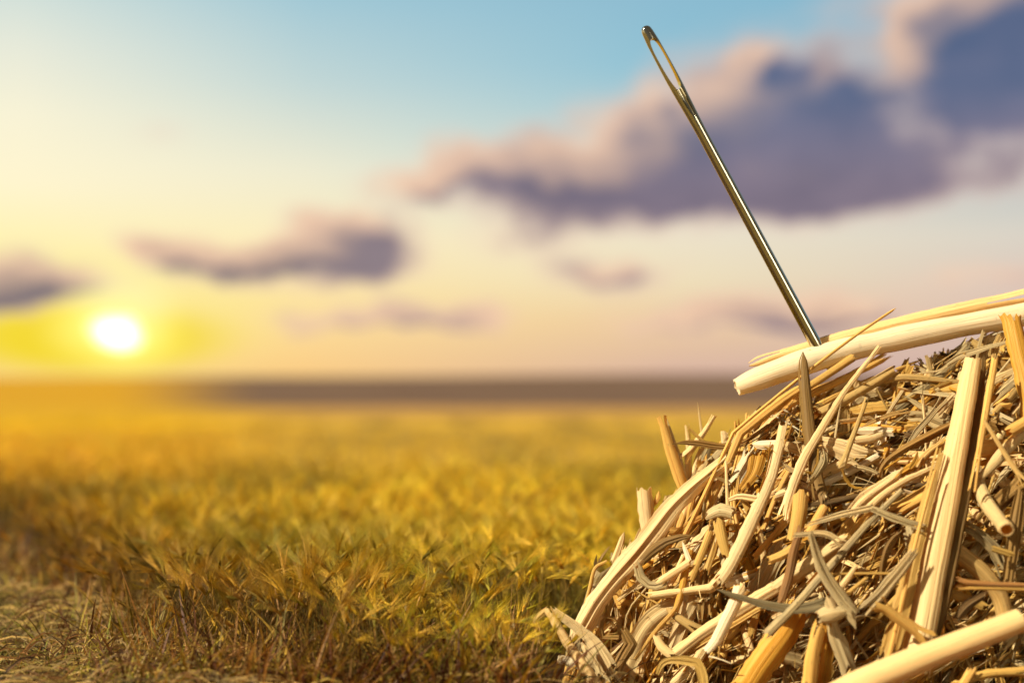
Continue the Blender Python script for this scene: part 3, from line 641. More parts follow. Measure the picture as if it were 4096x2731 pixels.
# the heap's top: the long pale stem that carries the needle, and what crosses it
TRACED = [
 ('thin golden stalk that slants across the pale stem then kinks down the left slope', 'S', 'half', 'gold', (9, 10, 11, 12, 13, 16, 18), [(3584, 1232), (3444, 1323), (3318, 1419), (3138, 1558), (3022, 1655), (2933, 1731), (2860, 1890), (2795, 2030), (2740, 2140)], .36, dict(kinks=(5,), arc=240, tone=1.1, point=(.02, 0))),
 ('golden split stem beside the thin kinked stalk, bent sharply at the left slope', 'S', 'half', 'gold', (30, 34, 32, 26, 24, 24), [(3206, 1551), (3130, 1600), (3045, 1668), (2963, 1734), (2915, 1847), (2868, 1955), (2820, 2060)], .27, dict(kinks=(3,), arc=170)),
 ('short golden stub with a frayed upper end under the pale stem', 'Z1', 'tube', 'gold', (92, 88, 84, 80), [(1500, 825), (1300, 960), (1040, 1130), (800, 1280)], .18, dict(rag=.25, tone=.95)),
 ('golden split stem with a forked pale tip rising to the right', 'Z1', 'half', 'gold', (85, 75, 75, 90, 95), [(1880, 815), (1650, 950), (1350, 1100), (1000, 1245), (640, 1420)], .12, dict(rag=.7, tone=1.12)),
 ('plain golden strip lying between the forked stem and the spongy stem', 'Z1', 'half', 'gold', (40, 55, 65, 70), [(1760, 1055), (1500, 1170), (1250, 1300), (1020, 1440)], .1, {}),
 ('thick tan spongy stem with a broken blunt upper end', 'Z1', 'tube', 'tan', (105, 110, 105, 120, 130), [(1990, 970), (1800, 1100), (1500, 1260), (1300, 1400), (1100, 1490)], .2, dict(tone=1.2, rag=.2)),
 ('golden strip running beneath the spongy stem', 'Z1', 'half', 'gold', (60, 70, 80), [(1650, 1180), (1300, 1330), (1000, 1500)], .06, {}),
 ('dark brown upright stalk standing in front of the pale stem', 'S', 'half', 'brown', (26, 38, 42, 46, 50, 48), [(3212, 1408), (3219, 1500), (3229, 1640), (3246, 1760), (3266, 1900), (3290, 2010)], .43, dict(arc=200, rag=.5, point=(.06, 0))),
 ('pale grey tipped leaf that crosses the dark upright stalk from upper right to lower left', 'S', 'half', 'pale', (14, 17, 20, 26, 30, 34, 36, 44), [(3519, 1385), (3455, 1475), (3375, 1552), (3325, 1660), (3258, 1760), (3213, 1830), (3166, 1950), (3130, 2080)], .5, dict(arc=120, tone=1.2)),
 ('pointed golden sliver rising right above the tan leaves', 'Z2', 'half', 'gold', (26, 34, 40), [(585, 905), (430, 965), (270, 1025)], .1, dict(point=(.3, 0))),
 ('fine pale fibre reaching right from the pointed sliver', 'Z2', 'fibre', 'tan', 10, [(470, 980), (640, 1010), (800, 1052)], .12, {}),
 ('small hooked twig hanging from the pointed sliver', 'Z2', 'leaf', 'amber', (26, 30, 24), [(430, 1000), (370, 1040), (345, 1090)], .1, dict(tone=.8)),
 ('curved tan leaf stretching right to the tall upright split stem', 'Z2', 'half', 'tan', (70, 80, 70, 50), [(100, 1170), (350, 1125), (700, 1150), (1080, 1190)], .17, dict(arc=130)),
 ('thin pale leaf above the curved tan leaf', 'Z2', 'leaf', 'pale', (14, 22, 20, 12), [(480, 1095), (640, 1062), (800, 1040), (1010, 930)], .2, dict(point=(.1, .1))),
 ('long grey brown split stem slanting up to the crest of the heap', 'Z2', 'half', 'grey', (100, 110, 120, 110), [(1180, 740), (1010, 930), (820, 1130), (500, 1350), (230, 1560)], .14, dict(arc=150, tone=.8)),
 ('ragged golden stub lying level behind the tall upright split stem', 'Z2', 'half', 'gold', (130, 140), [(720, 1290), (1080, 1270)], .16, dict(rag=.45, tone=1.1)),
 ('white stem end showing below the pale stem at the crest', 'Z2', 'tube', 'white', (100, 110), [(1380, 660), (1700, 560)], -.1, {}),
 ('broad tan strip lying over the crest of the heap', 'Z2', 'leaf', 'tan', (120, 120, 110), [(1180, 690), (1320, 770), (1500, 880)], .12, {}),
 ('limp pale leaf draped over the crest toward the right edge', 'Z2', 'leaf', 'pale', (60, 80, 50, 36), [(900, 960), (1040, 840), (1270, 810), (1480, 710), (1700, 665)], .25, dict(twist=.8, tone=.85)),
 ('short upright tan leaf on the crest by the amber stem', 'Z2', 'leaf', 'tan', (90, 80, 60), [(1590, 600), (1520, 740), (1490, 900)], .2, dict(tone=1.1)),
 ('brown leaf curving below the crest right of the tall split stem', 'Z2', 'leaf', 'brown', (90, 120, 90), [(1540, 930), (1680, 1010), (1840, 1080)], .15, dict(tone=1.3)),
 ('grey stem with a purple streak at the right edge', 'Z2', 'half', 'grey', (130, 140, 130), [(1980, 1020), (1740, 1210), (1520, 1400)], .22, {}),
 ('amber blade dropping just right of the tall upright split stem', 'Z2', 'leaf', 'amber', (90, 130, 140), [(1480, 1220), (1540, 1400), (1600, 1560)], .17, {}),
 ('big amber stem with a frayed grey top cut by the right edge', 'S', 'half', 'amber', (66, 74, 74, 70), [(4046, 1262), (4072, 1380), (4108, 1530), (4150, 1700)], .62, dict(arc=150, rag=.2)),
 # left slope
 ('brown pointed leaf reaching left into the air from the left slope', 'Z3', 'leaf', 'brown', (40, 62, 75, 80, 70, 60, 50), [(295, 590), (450, 552), (650, 572), (850, 620), (1030, 635), (1200, 618), (1400, 510), (1690, 300)], .22, dict(point=(.15, .05), tone=1.3)),
 ('dark streaked strip hanging behind the brown pointed leaf', 'Z3', 'leaf', 'grey', (80, 90, 90), [(790, 650), (700, 850), (590, 1090)], .05, dict(tone=.8)),
 ('short pale strip hanging to the left of the dark streaked strip', 'Z3', 'leaf', 'cream', (80, 100, 90), [(720, 620), (660, 820), (600, 1090)], .02, {}),
 ('broad pale leaf with purple streaks sweeping down the left slope', 'S', 'leaf', 'pale', (30, 52, 62, 70, 74, 68, 66, 70, 72), [(2912, 1838), (2838, 1892), (2764, 1957), (2674, 2037), (2630, 2112), (2550, 2218), (2444, 2324), (2386, 2403), (2338, 2494), (2306, 2552)], .40, dict(cup=.3, tone=1.22)),
 ('tall pale stem with a tattered dark tip, folded back to the left at its foot', 'S', 'half', 'pale', (30, 36, 40, 44, 46, 50, 46, 44), [(3145, 1694), (3120, 1779), (3103, 1847), (3087, 1905), (3060, 1975), (3030, 2035), (2975, 2165), (2911, 2292), (2873, 2336)], .52, dict(arc=190, rag=.5, kinks=(3,), tone=1.12)),
 ('folded back foot of the tall pale stem, pointing left', 'B', 'half', 'cream', (70, 64, 56, 60), [(1470, 800), (1400, 855), (1200, 880), (950, 915)], .52, dict(arc=170, rag=.5, kinks=(1,))),
 ('amber curled edge running along the tall pale stem', 'Z3', 'leaf', 'amber', (40, 34, 34, 30), [(1640, 590), (1600, 650), (1605, 780), (1570, 1000), (1470, 1240)], .5, dict(roll=.8)),
 ('pale ribbon curling right from the tall pale stem to the dark stalk', 'Z3', 'leaf', 'cream', (80, 110, 130, 100), [(1790, 590), (1900, 630), (2080, 680), (2260, 680)], .38, dict(tone=.95)),
 ('white flap at the top of the amber folded blade', 'Z3', 'leaf', 'white', (50, 100, 90), [(1370, 590), (1500, 600), (1690, 590)], .36, dict(point=(.2, 0))),
 ('amber folded blade with its shaded side facing front', 'Z3', 'leaf', 'amber', (200, 210, 150, 90), [(1470, 610), (1440, 800), (1380, 1000), (1230, 1200)], .28, dict(cup=.05)),
 ('pithy white strip lying left of the amber folded blade', 'Z3', 'leaf', 'white', (90, 150, 140, 120), [(1360, 640), (1300, 830), (1200, 1000), (1130, 1160)], .3, dict(tone=.9)),
 ('grey cream ribbon looping below the curling pale ribbon', 'Z3', 'leaf', 'pale', (50, 66, 60, 50, 40), [(1750, 830), (1880, 940), (2060, 1000), (2200, 930), (2265, 780), (2255, 640)], .46, dict(roll=.4, tone=.9)),
 ('short brown hanging tab under the curling pale ribbon', 'Z3', 'leaf', 'brown', (60, 66), [(1900, 700), (1960, 920)], .3, dict(tone=1.4)),
 ('thin upright cream strip in the left tangle', 'Z3', 'half', 'cream', (30, 36, 40), [(1020, 815), (1030, 1110), (1045, 1460)], .5, {}),
 ('small upright golden tip beside the thin cream strip', 'Z3', 'leaf', 'gold', (24, 36), [(1200, 1000), (1160, 1260)], .48, dict(point=(.3, 0))),
 ('tiny dark pointed barb left of the thin cream strip', 'Z3', 'leaf', 'brown', (36, 40, 20), [(870, 1030), (1000, 1075), (1110, 1130)], .5, dict(point=(.1, .3))),
 ('pale folded leaf lying level at the foot of the thin cream strip', 'Z3', 'leaf', 'pale', (40, 70, 80), [(1050, 1345), (1200, 1295), (1430, 1330)], .5, dict(tone=1.15)),
 ('thick golden stub with a pithy broken top', 'S', 'tube', 'gold', (60, 60, 58), [(3204, 1978), (3195, 2060), (3176, 2160)], .5, dict(rag=.25)),
 ('rough pale stub pointing left beside the thick golden stub', 'Z3', 'half', 'pale', (110, 120), [(1680, 1300), (1840, 1240)], .42, dict(rag=.3)),
 ('lone stem standing on the left slope with a square cut top', 'B', 'half', 'pale', (105, 98, 90, 86), [(900, 100), (915, 260), (930, 400), (945, 560)], .1, dict(arc=200, rag=.12, tone=1.1)),
 ('small curled tip beside the square cut stem', 'B', 'leaf', 'gold', (22, 34, 22), [(1012, 118), (1000, 180), (955, 235)], .1, dict(point=(.3, 0), tone=1.2)),
 ('pale finger shaped tip on the left slope below the square cut stem', 'B', 'half', 'cream', (30, 42, 50), [(748, 430), (715, 540), (670, 660)], .15, dict(point=(.2, 0))),
 ('fine curved sliver at the outer edge of the left slope', 'B', 'leaf', 'tan', (8, 18, 20), [(645, 530), (590, 600), (535, 700)], .12, dict(point=(.3, 0))),
 ('tan curved strip linking the square cut stem to the broad pale leaf', 'B', 'leaf', 'tan', (26, 34, 30), [(880, 400), (850, 480), (820, 580)], .12, {}),
 ('purplish folded leaf hanging outside the broad pale leaf', 'B', 'leaf', 'grey', (120, 110, 90, 60), [(620, 690), (560, 800), (500, 950), (440, 1090)], .2, dict(tone=.8, cup=.5)),
 ('golden rim of the purplish folded leaf', 'B', 'half', 'gold', (20, 24, 26), [(620, 655), (530, 700), (490, 850), (440, 1050)], .25, {}),
 ('olive brown leaf bending right from the broad pale leaf', 'B', 'leaf', 'brown', (50, 66, 60, 40, 14), [(880, 650), (960, 560), (1060, 495), (1170, 462), (1290, 450)], .5, dict(tone=1.1, point=(0, .2))),
 ('grey curled strip below the olive brown leaf', 'B', 'leaf', 'grey', (56, 60, 56, 44), [(848, 680), (860, 780), (930, 840), (1020, 835), (1060, 790)], .5, {}),
 ('small cream split piece pointing up right in the left tangle', 'B', 'half', 'cream', (50, 52, 46), [(1015, 805), (1130, 730), (1245, 655)], .55, dict(rag=.3)),
 ('white chip standing above the small cream split piece', 'B', 'leaf', 'white', (22, 34), [(1188, 500), (1238, 640)], .53, dict(point=(.3, 0))),
 ('leftmost of the golden upright stems in the left tangle', 'B', 'half', 'gold', (46, 50, 50), [(1400, 420), (1330, 600), (1250, 790)], .5, {}),
 ('golden upright stem just right of the leftmost one in the left tangle', 'B', 'half', 'gold', (52, 58, 50), [(1460, 430), (1410, 600), (1370, 720)], .45, dict(tone=.95)),
 ('long amber upright strip descending through the left tangle', 'B', 'half', 'amber', (36, 44, 44, 40), [(1250, 560), (1210, 740), (1180, 880), (1140, 1020)], .5, {}),
 ('knobby straw joint with a dark mouldy hollow', 'B', 'tube', 'pale', (90, 96, 80), [(1570, 290), (1480, 265), (1390, 305)], .5, dict(rag=.3, node=[.6])),
 ('golden stem with a black spot hanging under the knobby joint', 'B', 'tube', 'gold', (86, 84, 60), [(1460, 340), (1485, 470), (1520, 610)], .48, dict(rag=.3)),
 ('brown blade hanging behind the folded foot of the tall pale stem', 'B', 'leaf', 'brown', (84, 88, 80), [(1345, 710), (1340, 870), (1350, 1060)], .42, dict(tone=1.3)),
 ('thin golden strand crossing the lower left tangle', 'B', 'half', 'gold', (14, 28, 30, 20), [(1190, 850), (1140, 1000), (1000, 1160), (830, 1390)], .56, {}),
 ('tan sliver lying crosswise in the lower left tangle', 'B', 'half', 'tan', (46, 54, 60), [(1065, 1000), (1180, 1090), (1320, 1175)], .5, dict(point=(.1, 0))),
 ('pale translucent blade standing on edge in the lower left tangle', 'B', 'leaf', 'pale', (110, 110, 100), [(1290, 900), (1200, 1100), (1120, 1310)], .42, dict(cup=.05)),
 ('long glossy golden stem arching down from right to lower left', 'B', 'half', 'cream', (60, 76, 90, 95, 90, 80), [(2320, 590), (2100, 730), (1900, 850), (1700, 960), (1500, 1090), (1300, 1210), (1140, 1345)], .55, dict(arc=150)),
 ('second golden stem pressed under the long arching one', 'B', 'half', 'gold', (40, 55, 60, 55), [(1780, 1000), (1560, 1130), (1350, 1250), (1170, 1360)], .52, {}),
 ('bright white split stem pointing down left in front of the heap', 'B', 'half', 'white', (86, 80, 74), [(1635, 850), (1540, 1060), (1400, 1345)], .75, dict(arc=140, rag=.15)),
 ('white thread torn from the foot of the bright white split stem', 'B', 'fibre', 'white', (16, 10, 6), [(1390, 1365), (1470, 1385), (1555, 1418)], .75, {}),
 ('dark grey leaf curving from the fold of the tall pale stem to the right', 'B', 'leaf', 'grey', (20, 44, 60, 74, 70), [(1440, 858), (1600, 910), (1800, 980), (2010, 1012), (2160, 1000), (2290, 940)], .82, dict(point=(.1, 0), tone=.45, roll=.4)),
 ('wide amber stem rising from the bottom edge at centre', 'S', 'half', 'amber', (104, 104, 96, 84), [(2968, 2780), (3050, 2650), (3130, 2540), (3190, 2440)], .6, dict(arc=120, tone=1.15)),
 ('tan ribbon arched over and folded at the bottom edge', 'B', 'leaf', 'gold', (24, 40, 50, 60, 64, 70), [(1000, 1500), (1015, 1410), (1090, 1378), (1210, 1395), (1300, 1410), (1345, 1480), (1350, 1590)], .72, dict(roll=.3, cup=.05, jag=.12, kinks=(4,), tone=.85)),
 ('curved cream stub in the lower left tangle', 'B', 'half', 'cream', (50, 62, 60), [(990, 1210), (1030, 1290), (1110, 1355)], .58, {}),
 ('wide thin golden blade lying near the bottom of the left slope', 'B', 'leaf', 'cream', (100, 120, 120, 110, 80), [(750, 1550), (810, 1330), (880, 1150), (1010, 1040), (1150, 970), (1290, 930)], .38, dict(cup=.08, tone=.9)),
 ('amber bulging blade behind the broad pale leaf', 'B', 'leaf', 'amber', (110, 170, 180, 120), [(740, 760), (830, 900), (850, 1060), (800, 1190)], .1, dict(cup=.4)),
 ('gold strip left of the amber bulging blade', 'B', 'leaf', 'gold', (60, 70, 50), [(680, 860), (740, 990), (780, 1090)], .15, {}),
 ('drooping straw at the lower left, its thin end hanging over the crop', 'B', 'leaf', 'tan', (16, 40, 44, 46, 44), [(135, 1330), (112, 1200), (78, 1100), (115, 1045), (180, 1012)], .74, dict(kinks=(2,), tone=1.3, point=(.25, 0))),
 ('cream stem running from the drooping straw down to the bottom edge', 'B', 'half', 'cream', (50, 60, 72, 84), [(172, 1010), (240, 1130), (340, 1290), (440, 1440), (560, 1620)], 1.0, dict(arc=200, rag=.2, tone=1.1)),
 ('pale grey ribbed leaf beside the cream stem at the lower left', 'B', 'leaf', 'pale', (44, 66, 80, 90), [(215, 1020), (350, 1115), (480, 1210), (570, 1310), (640, 1450)], .68, dict(tone=1.1, cup=.4)),
 ('short grey blade filling the corner under the pale grey ribbed leaf', 'B', 'leaf', 'grey', (90, 110, 100), [(420, 1270), (520, 1380), (620, 1570)], .6, dict(tone=1.3)),
 ('short white stem pointing left out of the heap at the bottom', 'B', 'tube', 'white', (64, 66, 66), [(250, 1385), (360, 1412), (470, 1455)], .66, dict(rag=.1)),
 ('fine sliver crossing the cream stem at the lower left', 'B', 'fibre', 'gold', (6, 14), [(250, 1543), (390, 1432)], .85, {}),
 ('small brown curl below the broad pale leaf', 'B', 'leaf', 'brown', (44, 40, 36, 40, 44), [(690, 1130), (640, 1060), (585, 1065), (570, 1150), (590, 1215), (700, 1205)], .5, dict(roll=.6, kinks=(4,), tone=1.4)),
 ('brown crumpled leaf near the bottom of the left slope', 'B', 'leaf', 'brown', (50, 76, 90, 50), [(690, 1470), (740, 1370), (800, 1270), (740, 1160)], .62, dict(tone=1.3)),
 # centre
 ('twisted tan strip slanting down in front of the pale flat leaf', 'Z4', 'half', 'tan', (44, 54, 66, 74, 60), [(955, -20), (850, 280), (760, 500), (680, 730), (590, 965)], .6, dict(arc=140)),
 ('thick ribbed golden stem end just below the left of the crest', 'Z4', 'tube', 'gold', (180, 190, 190, 170), [(1250, 110), (950, 140), (650, 195), (440, 240)], .12, dict(rag=.15, rib=.06, node=[.06])),
 ('pale flat leaf with brown streaks fanning out in the middle', 'Z4', 'leaf', 'pale', (150, 210, 240, 200), [(270, 620), (480, 660), (700, 740), (960, 850)], .42, dict(cup=.1, tone=1.1)),
 ('curved leaf with rusty crinkles above the white frayed strip', 'Z4', 'leaf', 'tan', (50, 56, 50, 30), [(1570, 145), (1300, 205), (1050, 300), (850, 395)], .45, dict(tone=1.2, point=(0, .2))),
 ('wide grey spotted leaf lying level near the tall upright split stem', 'Z4', 'leaf', 'grey', (180, 210, 210, 180), [(1540, 120), (1780, 200), (1960, 270), (2150, 350)], .3, dict(cup=.08, tone=1.1)),
 ('grey wavy leaf crossing over the wide spotted leaf', 'Z4', 'leaf', 'grey', (80, 70, 76, 50), [(2060, -20), (1860, 230), (1660, 450), (1540, 640)], .42, dict(tone=1.15)),
 ('pale split strip right of the grey wavy leaf', 'Z4', 'leaf', 'pale', (90, 90), [(2200, -60), (1960, 180)], .36, {}),
 ('white frayed strip lying level in the middle of the heap', 'Z4', 'leaf', 'white', (80, 96, 100), [(800, 430), (1060, 430), (1330, 450)], .38, dict(rag=.5)),
 ('spongy cream stem piece under the white frayed strip', 'Z4', 'tube', 'pale', (110, 130, 120), [(1180, 480), (1000, 550), (780, 580)], .34, dict(rag=.3, tone=1.1)),
 ('long golden brown blade curving away below the spotted leaf', 'Z4', 'leaf', 'brown', (100, 110, 90, 60, 40), [(2180, 350), (1820, 540), (1500, 690), (1260, 840), (1150, 970), (1135, 1100)], .5, dict(tone=1.5, roll=.3)),
 ('dark brown stem running level under the thick golden stub', 'Z4', 'half', 'dark', (70, 84, 84), [(1000, 1330), (600, 1420), (90, 1530)], .48, {}),
 ('bright stem half hidden behind the centre tangle', 'Z4', 'tube', 'white', (90, 105, 100), [(1120, 790), (800, 970), (500, 1110), (280, 1200)], .26, {}),
 ('amber curl in the centre tangle', 'Z4', 'leaf', 'amber', (40, 54, 50, 30), [(600, 980), (650, 1110), (750, 1230), (880, 1245)], .55, dict(roll=.6, tone=.8)),
 ('small grey ribbed leaf right of the amber curl', 'Z4', 'leaf', 'grey', (46, 54, 40), [(790, 945), (950, 975), (1105, 1040)], .52, dict(tone=1.2)),
 ('brown leaf twisting down the front of the dark upright stalk', 'Z4', 'leaf', 'grey', (80, 110, 100, 60), [(330, 720), (350, 870), (250, 1050), (130, 1210)], .58, dict(twist=1.0, tone=.95)),
 ('thin amber strip curving along the dark upright stalk', 'Z4', 'leaf', 'amber', (20, 34, 30), [(260, 690), (250, 900), (180, 1040), (70, 1020)], .6, dict(tone=.7)),
 ('large pale blade sweeping down left across the centre', 'Z4', 'leaf', 'pale', (50, 110, 160, 190, 170), [(1480, 960), (1400, 1070), (1200, 1210), (1000, 1340), (830, 1490), (760, 1600)], .62, dict(cup=.3, tone=1.3, point=(.12, 0))),
 ('long pale rib running from the tall split stem along the large pale blade', 'Z4', 'half', 'cream', (60, 80, 90, 100), [(2010, 920), (1750, 1030), (1450, 1150), (1200, 1330), (1000, 1520)], .64, dict(arc=130)),
 ('rounded golden stem under the long pale rib', 'Z4', 'half', 'gold', (110, 120, 110), [(1960, 1180), (1600, 1400), (1300, 1570)], .55, dict(arc=180)),
 ('golden stem below it that runs behind the tall split stem', 'Z4', 'half', 'gold', (110, 120, 120), [(1930, 1280), (1700, 1430), (1450, 1560)], .6, dict(arc=180, tone=1.15)),
 ('small orange tipped flake near the tall upright split stem', 'Z4', 'leaf', 'amber', (26, 60, 50), [(1680, 720), (1650, 850), (1570, 960)], .6, dict(tone=.8, point=(.3, 0))),
 ('tan split straw with bright edge left of the tall upright split stem', 'Z4', 'half', 'tan', (60, 100, 90), [(2100, 560), (1850, 740), (1640, 960)], .52, dict(tone=1.2)),
 # lower right
 ('long grey stem running diagonally to an open cut end', 'C', 'half', 'grey', (34, 44, 54, 60, 66), [(1150, 110), (900, 340), (600, 700), (350, 990), (130, 1200)], .8, dict(arc=210, tone=1.05)),
 ('grey spotted leaf looping down to the pale knot', 'C', 'leaf', 'grey', (40, 70, 84, 96, 90, 60), [(460, 430), (500, 600), (570, 750), (660, 880), (740, 980), (790, 1030)], .95, dict(tone=1.05, roll=.3)),
 ('grey spotted leaf rising right from the pale knot', 'C', 'leaf', 'grey', (60, 76, 70, 50), [(860, 1020), (1000, 880), (1130, 720), (1250, 570)], .92, dict(tone=1.2)),
 ('small level grey leaf above the looping spotted leaf', 'C', 'leaf', 'grey', (26, 38, 36), [(330, 450), (560, 440), (700, 520)], .9, dict(tone=1.3)),
 ('grey strip hanging across toward the tall upright split stem', 'C', 'leaf', 'grey', (34, 46, 48, 44), [(910, 245), (1040, 300), (1180, 350), (1310, 390)], .85, dict(tone=1.1)),
 ('tattered pale strip ending at the small level grey leaf', 'C', 'leaf', 'pale', (20, 40, 44), [(440, 370), (680, 300), (920, 245)], .82, {}),
 ('golden open stub pointing up right by the rust coloured stem', 'C', 'tube', 'gold', (60, 66, 66), [(560, 235), (495, 350), (430, 470)], .7, dict(rag=.2, tone=1.15)),
 ('rust coloured stem standing beside the golden open stub', 'C', 'half', 'rust', (44, 56, 60, 60), [(390, 390), (335, 560), (295, 760), (235, 960)], .74, dict(tone=1.2)),
 ('smooth golden stem lying left of the rust coloured stem', 'C', 'tube', 'gold', (60, 66, 66), [(150, 640), (260, 595), (390, 510)], .66, {}),
 ('broad golden stem passing right of the rust coloured stem', 'C', 'half', 'cream', (90, 100, 96, 90), [(730, 490), (560, 600), (370, 720), (200, 850)], .62, dict(arc=150)),
 ('forked golden sliver above the pale knot', 'C', 'half', 'cream', (24, 44, 46), [(805, 680), (730, 790), (640, 900)], .86, {}),
 ('second golden sliver right of the forked one', 'C', 'half', 'gold', (26, 30), [(880, 775), (740, 890)], .86, {}),
 ('golden grey leaf hanging down from the pale knot', 'C', 'leaf', 'pale', (60, 90, 110, 100), [(610, 1060), (650, 1200), (700, 1330), (760, 1480)], .85, dict(cup=.5, tone=.9)),
 ('golden stem standing at the bottom edge below the pale knot', 'C', 'half', 'gold', (110, 100, 80), [(450, 1620), (480, 1330), (530, 1120)], .82, dict(tone=1.15)),
 ('amber blade beside the golden stem at the bottom edge', 'C', 'leaf', 'amber', (80, 80, 60), [(545, 1600), (590, 1330), (600, 1130)], .78, {}),
 ('tan split piece leaning on the large pale stem from upper left', 'C', 'half', 'gold', (70, 74, 80), [(965, 965), (1130, 1080), (1350, 1240)], 1.02, dict(tone=1.05)),
 ('two pronged straw with a rust red tip, upper prong', 'C', 'half', 'rust', (44, 40, 34), [(1578, 805), (1780, 822), (2130, 832)], 1.0, dict(tone=1.5)),
 ('two pronged straw with a rust red tip, lower prong', 'C', 'half', 'gold', (22, 26, 28), [(1575, 855), (1780, 850), (2130, 862)], 1.0, dict(tone=1.1)),
 ('golden straw slanting down right behind the tall upright split stem', 'C', 'half', 'gold', (60, 70, 66), [(1460, 870), (1600, 920), (1760, 990)], .7, {}),
 ('speckled tan stem slanting down right below the hollow stem', 'C', 'tube', 'tan', (120, 130, 120), [(1540, 560), (1740, 720), (1880, 900), (1930, 1080)], .62, dict(tone=1.25, rag=.1)),
 ('dark grey leaf arching under the hollow stem', 'C', 'leaf', 'grey', (40, 70, 80, 50), [(1560, 350), (1700, 420), (1830, 540), (1930, 760)], .64, dict(tone=.8)),
 ('brown upright blade near the right edge', 'C', 'leaf', 'brown', (60, 90, 80), [(2045, 110), (2000, 420), (1950, 790)], .72, dict(tone=1.2)),
 ('small golden flake lying level near the right edge', 'C', 'leaf', 'gold', (40, 44), [(1830, 550), (1985, 600)], .8, dict(tone=.8)),
 ('dark curved leaf beneath the golden slanting straw', 'C', 'leaf', 'dark', (40, 70, 50), [(1560, 1080), (1640, 980), (1770, 900)], .78, dict(tone=1.4)),
 ('golden split straw in the bottom right corner', 'C', 'half', 'gold', (50, 60, 60), [(1560, 1590), (1780, 1500), (2100, 1480)], .9, {}),
 ('thin golden strip rising right in the bottom right corner', 'C', 'half', 'gold', (60, 66), [(1590, 1620), (1680, 1470)], .92, dict(tone=1.15)),
 ('pale blade showing between the hollow stem and the right edge', 'Z5', 'leaf', 'gold', (200, 220, 180), [(790, 560), (950, 540), (1150, 520)], .6, dict(cup=.2)),
 ('long cream stem descending left from the right edge', 'Z5', 'half', 'cream', (90, 110, 100, 60), [(1400, 230), (1150, 480), (950, 700), (840, 815)], .68, dict(tone=.95)),
 ('round stem with a lit end poking from the right edge', 'Z5', 'tube', 'gold', (110, 120), [(1400, 180), (1130, 340)], .72, dict(tone=1.2)),
 ('thin tan strip slanting down to the right edge in front', 'Z5', 'half', 'tan', (34, 44, 50, 56), [(880, 210), (1000, 400), (1150, 640), (1330, 880)], .98, dict(tone=1.2)),
 ('brown ribbed blade running down left from the right edge', 'Z5', 'leaf', 'brown', (120, 140, 110), [(1330, 830), (1100, 1020), (880, 1180)], .66, dict(tone=1.3)),
 ('short splintered stub behind the long grey stem', 'C', 'leaf', 'pale', (90, 100), [(1210, 400), (1250, 560)], .66, dict(rag=.5, tone=.9)),
 ('dark curved leaf edge left of the tall upright split stem', 'C', 'leaf', 'brown', (40, 60, 50, 40), [(1170, 400), (1060, 530), (1010, 700), (1010, 900)], .72, dict(tone=1.1, roll=.5)),
 ('fine level golden stalk behind the grey spotted leaves', 'C', 'fibre', 'gold', (14, 18, 20), [(620, 745), (900, 740), (1200, 745)], .78, {}),
 ('big smooth pale stem lying across the lower right corner', 'S', 'tube', 'cream', (86, 96, 104, 110, 116), [(4085, 2478), (3950, 2530), (3740, 2612), (3540, 2684), (3330, 2790), (3180, 2870)], 1.45, dict(rag=.08, rib=.01, tone=1.05)),
 ('hollow stem hanging out of the heap, its open end toward the viewer', 'S', 'tube', 'cream', (54, 56, 54, 56), [(3900, 1905), (3940, 2000), (3985, 2065), (4028, 2118)], (.55, .75, .95, 1.25), dict(rag=.06, rib=.01, node=[.93])),
]
for row in TRACED:
    lab, reg, kind, tint, wd, pts, off, kw = row
    piece(lab, reg, kind, tint, wd, pts, off, **kw)

# things made of several grown-together pieces
cluster('pierced_straw', 'long pale split stem jutting left from the top of the heap, pierced by the needle', 'straw stem', [
    ('S', 'tube', 'white', (66, 84, 92, 98, 96, 88, 92, 88, 88, 88), [(2946, 1550), (3002, 1523), (3104, 1492), (3240, 1436), (3410, 1391), (3500, 1378), (3643, 1341), (3819, 1308), (4074, 1262), (4300, 1222)], .10, dict(name='main_half', rag=.06, tone=.97, rib=.012, seed=5)),
    ('S', 'half', 'cream', (9, 32, 36, 42, 50, 50, 50, 50, 48, 48), [(2997, 1458), (3036, 1441), (3138, 1413), (3240, 1386), (3410, 1340), (3500, 1318), (3643, 1281), (3819, 1241), (4074, 1190), (4300, 1145)], .0, dict(name='upper_strip', rag=.3, jag=.03, tone=1.12, arc=140, seed=6)),
    ('S', 'leaf', 'cream', (3, 8, 10, 9), [(3236, 1398), (3248, 1403), (3266, 1410), (3292, 1416)], .16, dict(name='torn_splinter', tone=1.1, rag=.6, seed=16)),
    ('S', 'leaf', 'gold', (3, 7, 7), [(3318, 1390), (3304, 1398), (3284, 1406)], .15, dict(name='torn_splinter', rag=.3, seed=17, split=0)),
    ('S', 'half', 'tan', (14, 20, 26, 26), [(3600, 1362), (3750, 1345), (3950, 1310), (4100, 1280)], .13, dict(name='lower_rib', tone=.8, arc=100, seed=8))])
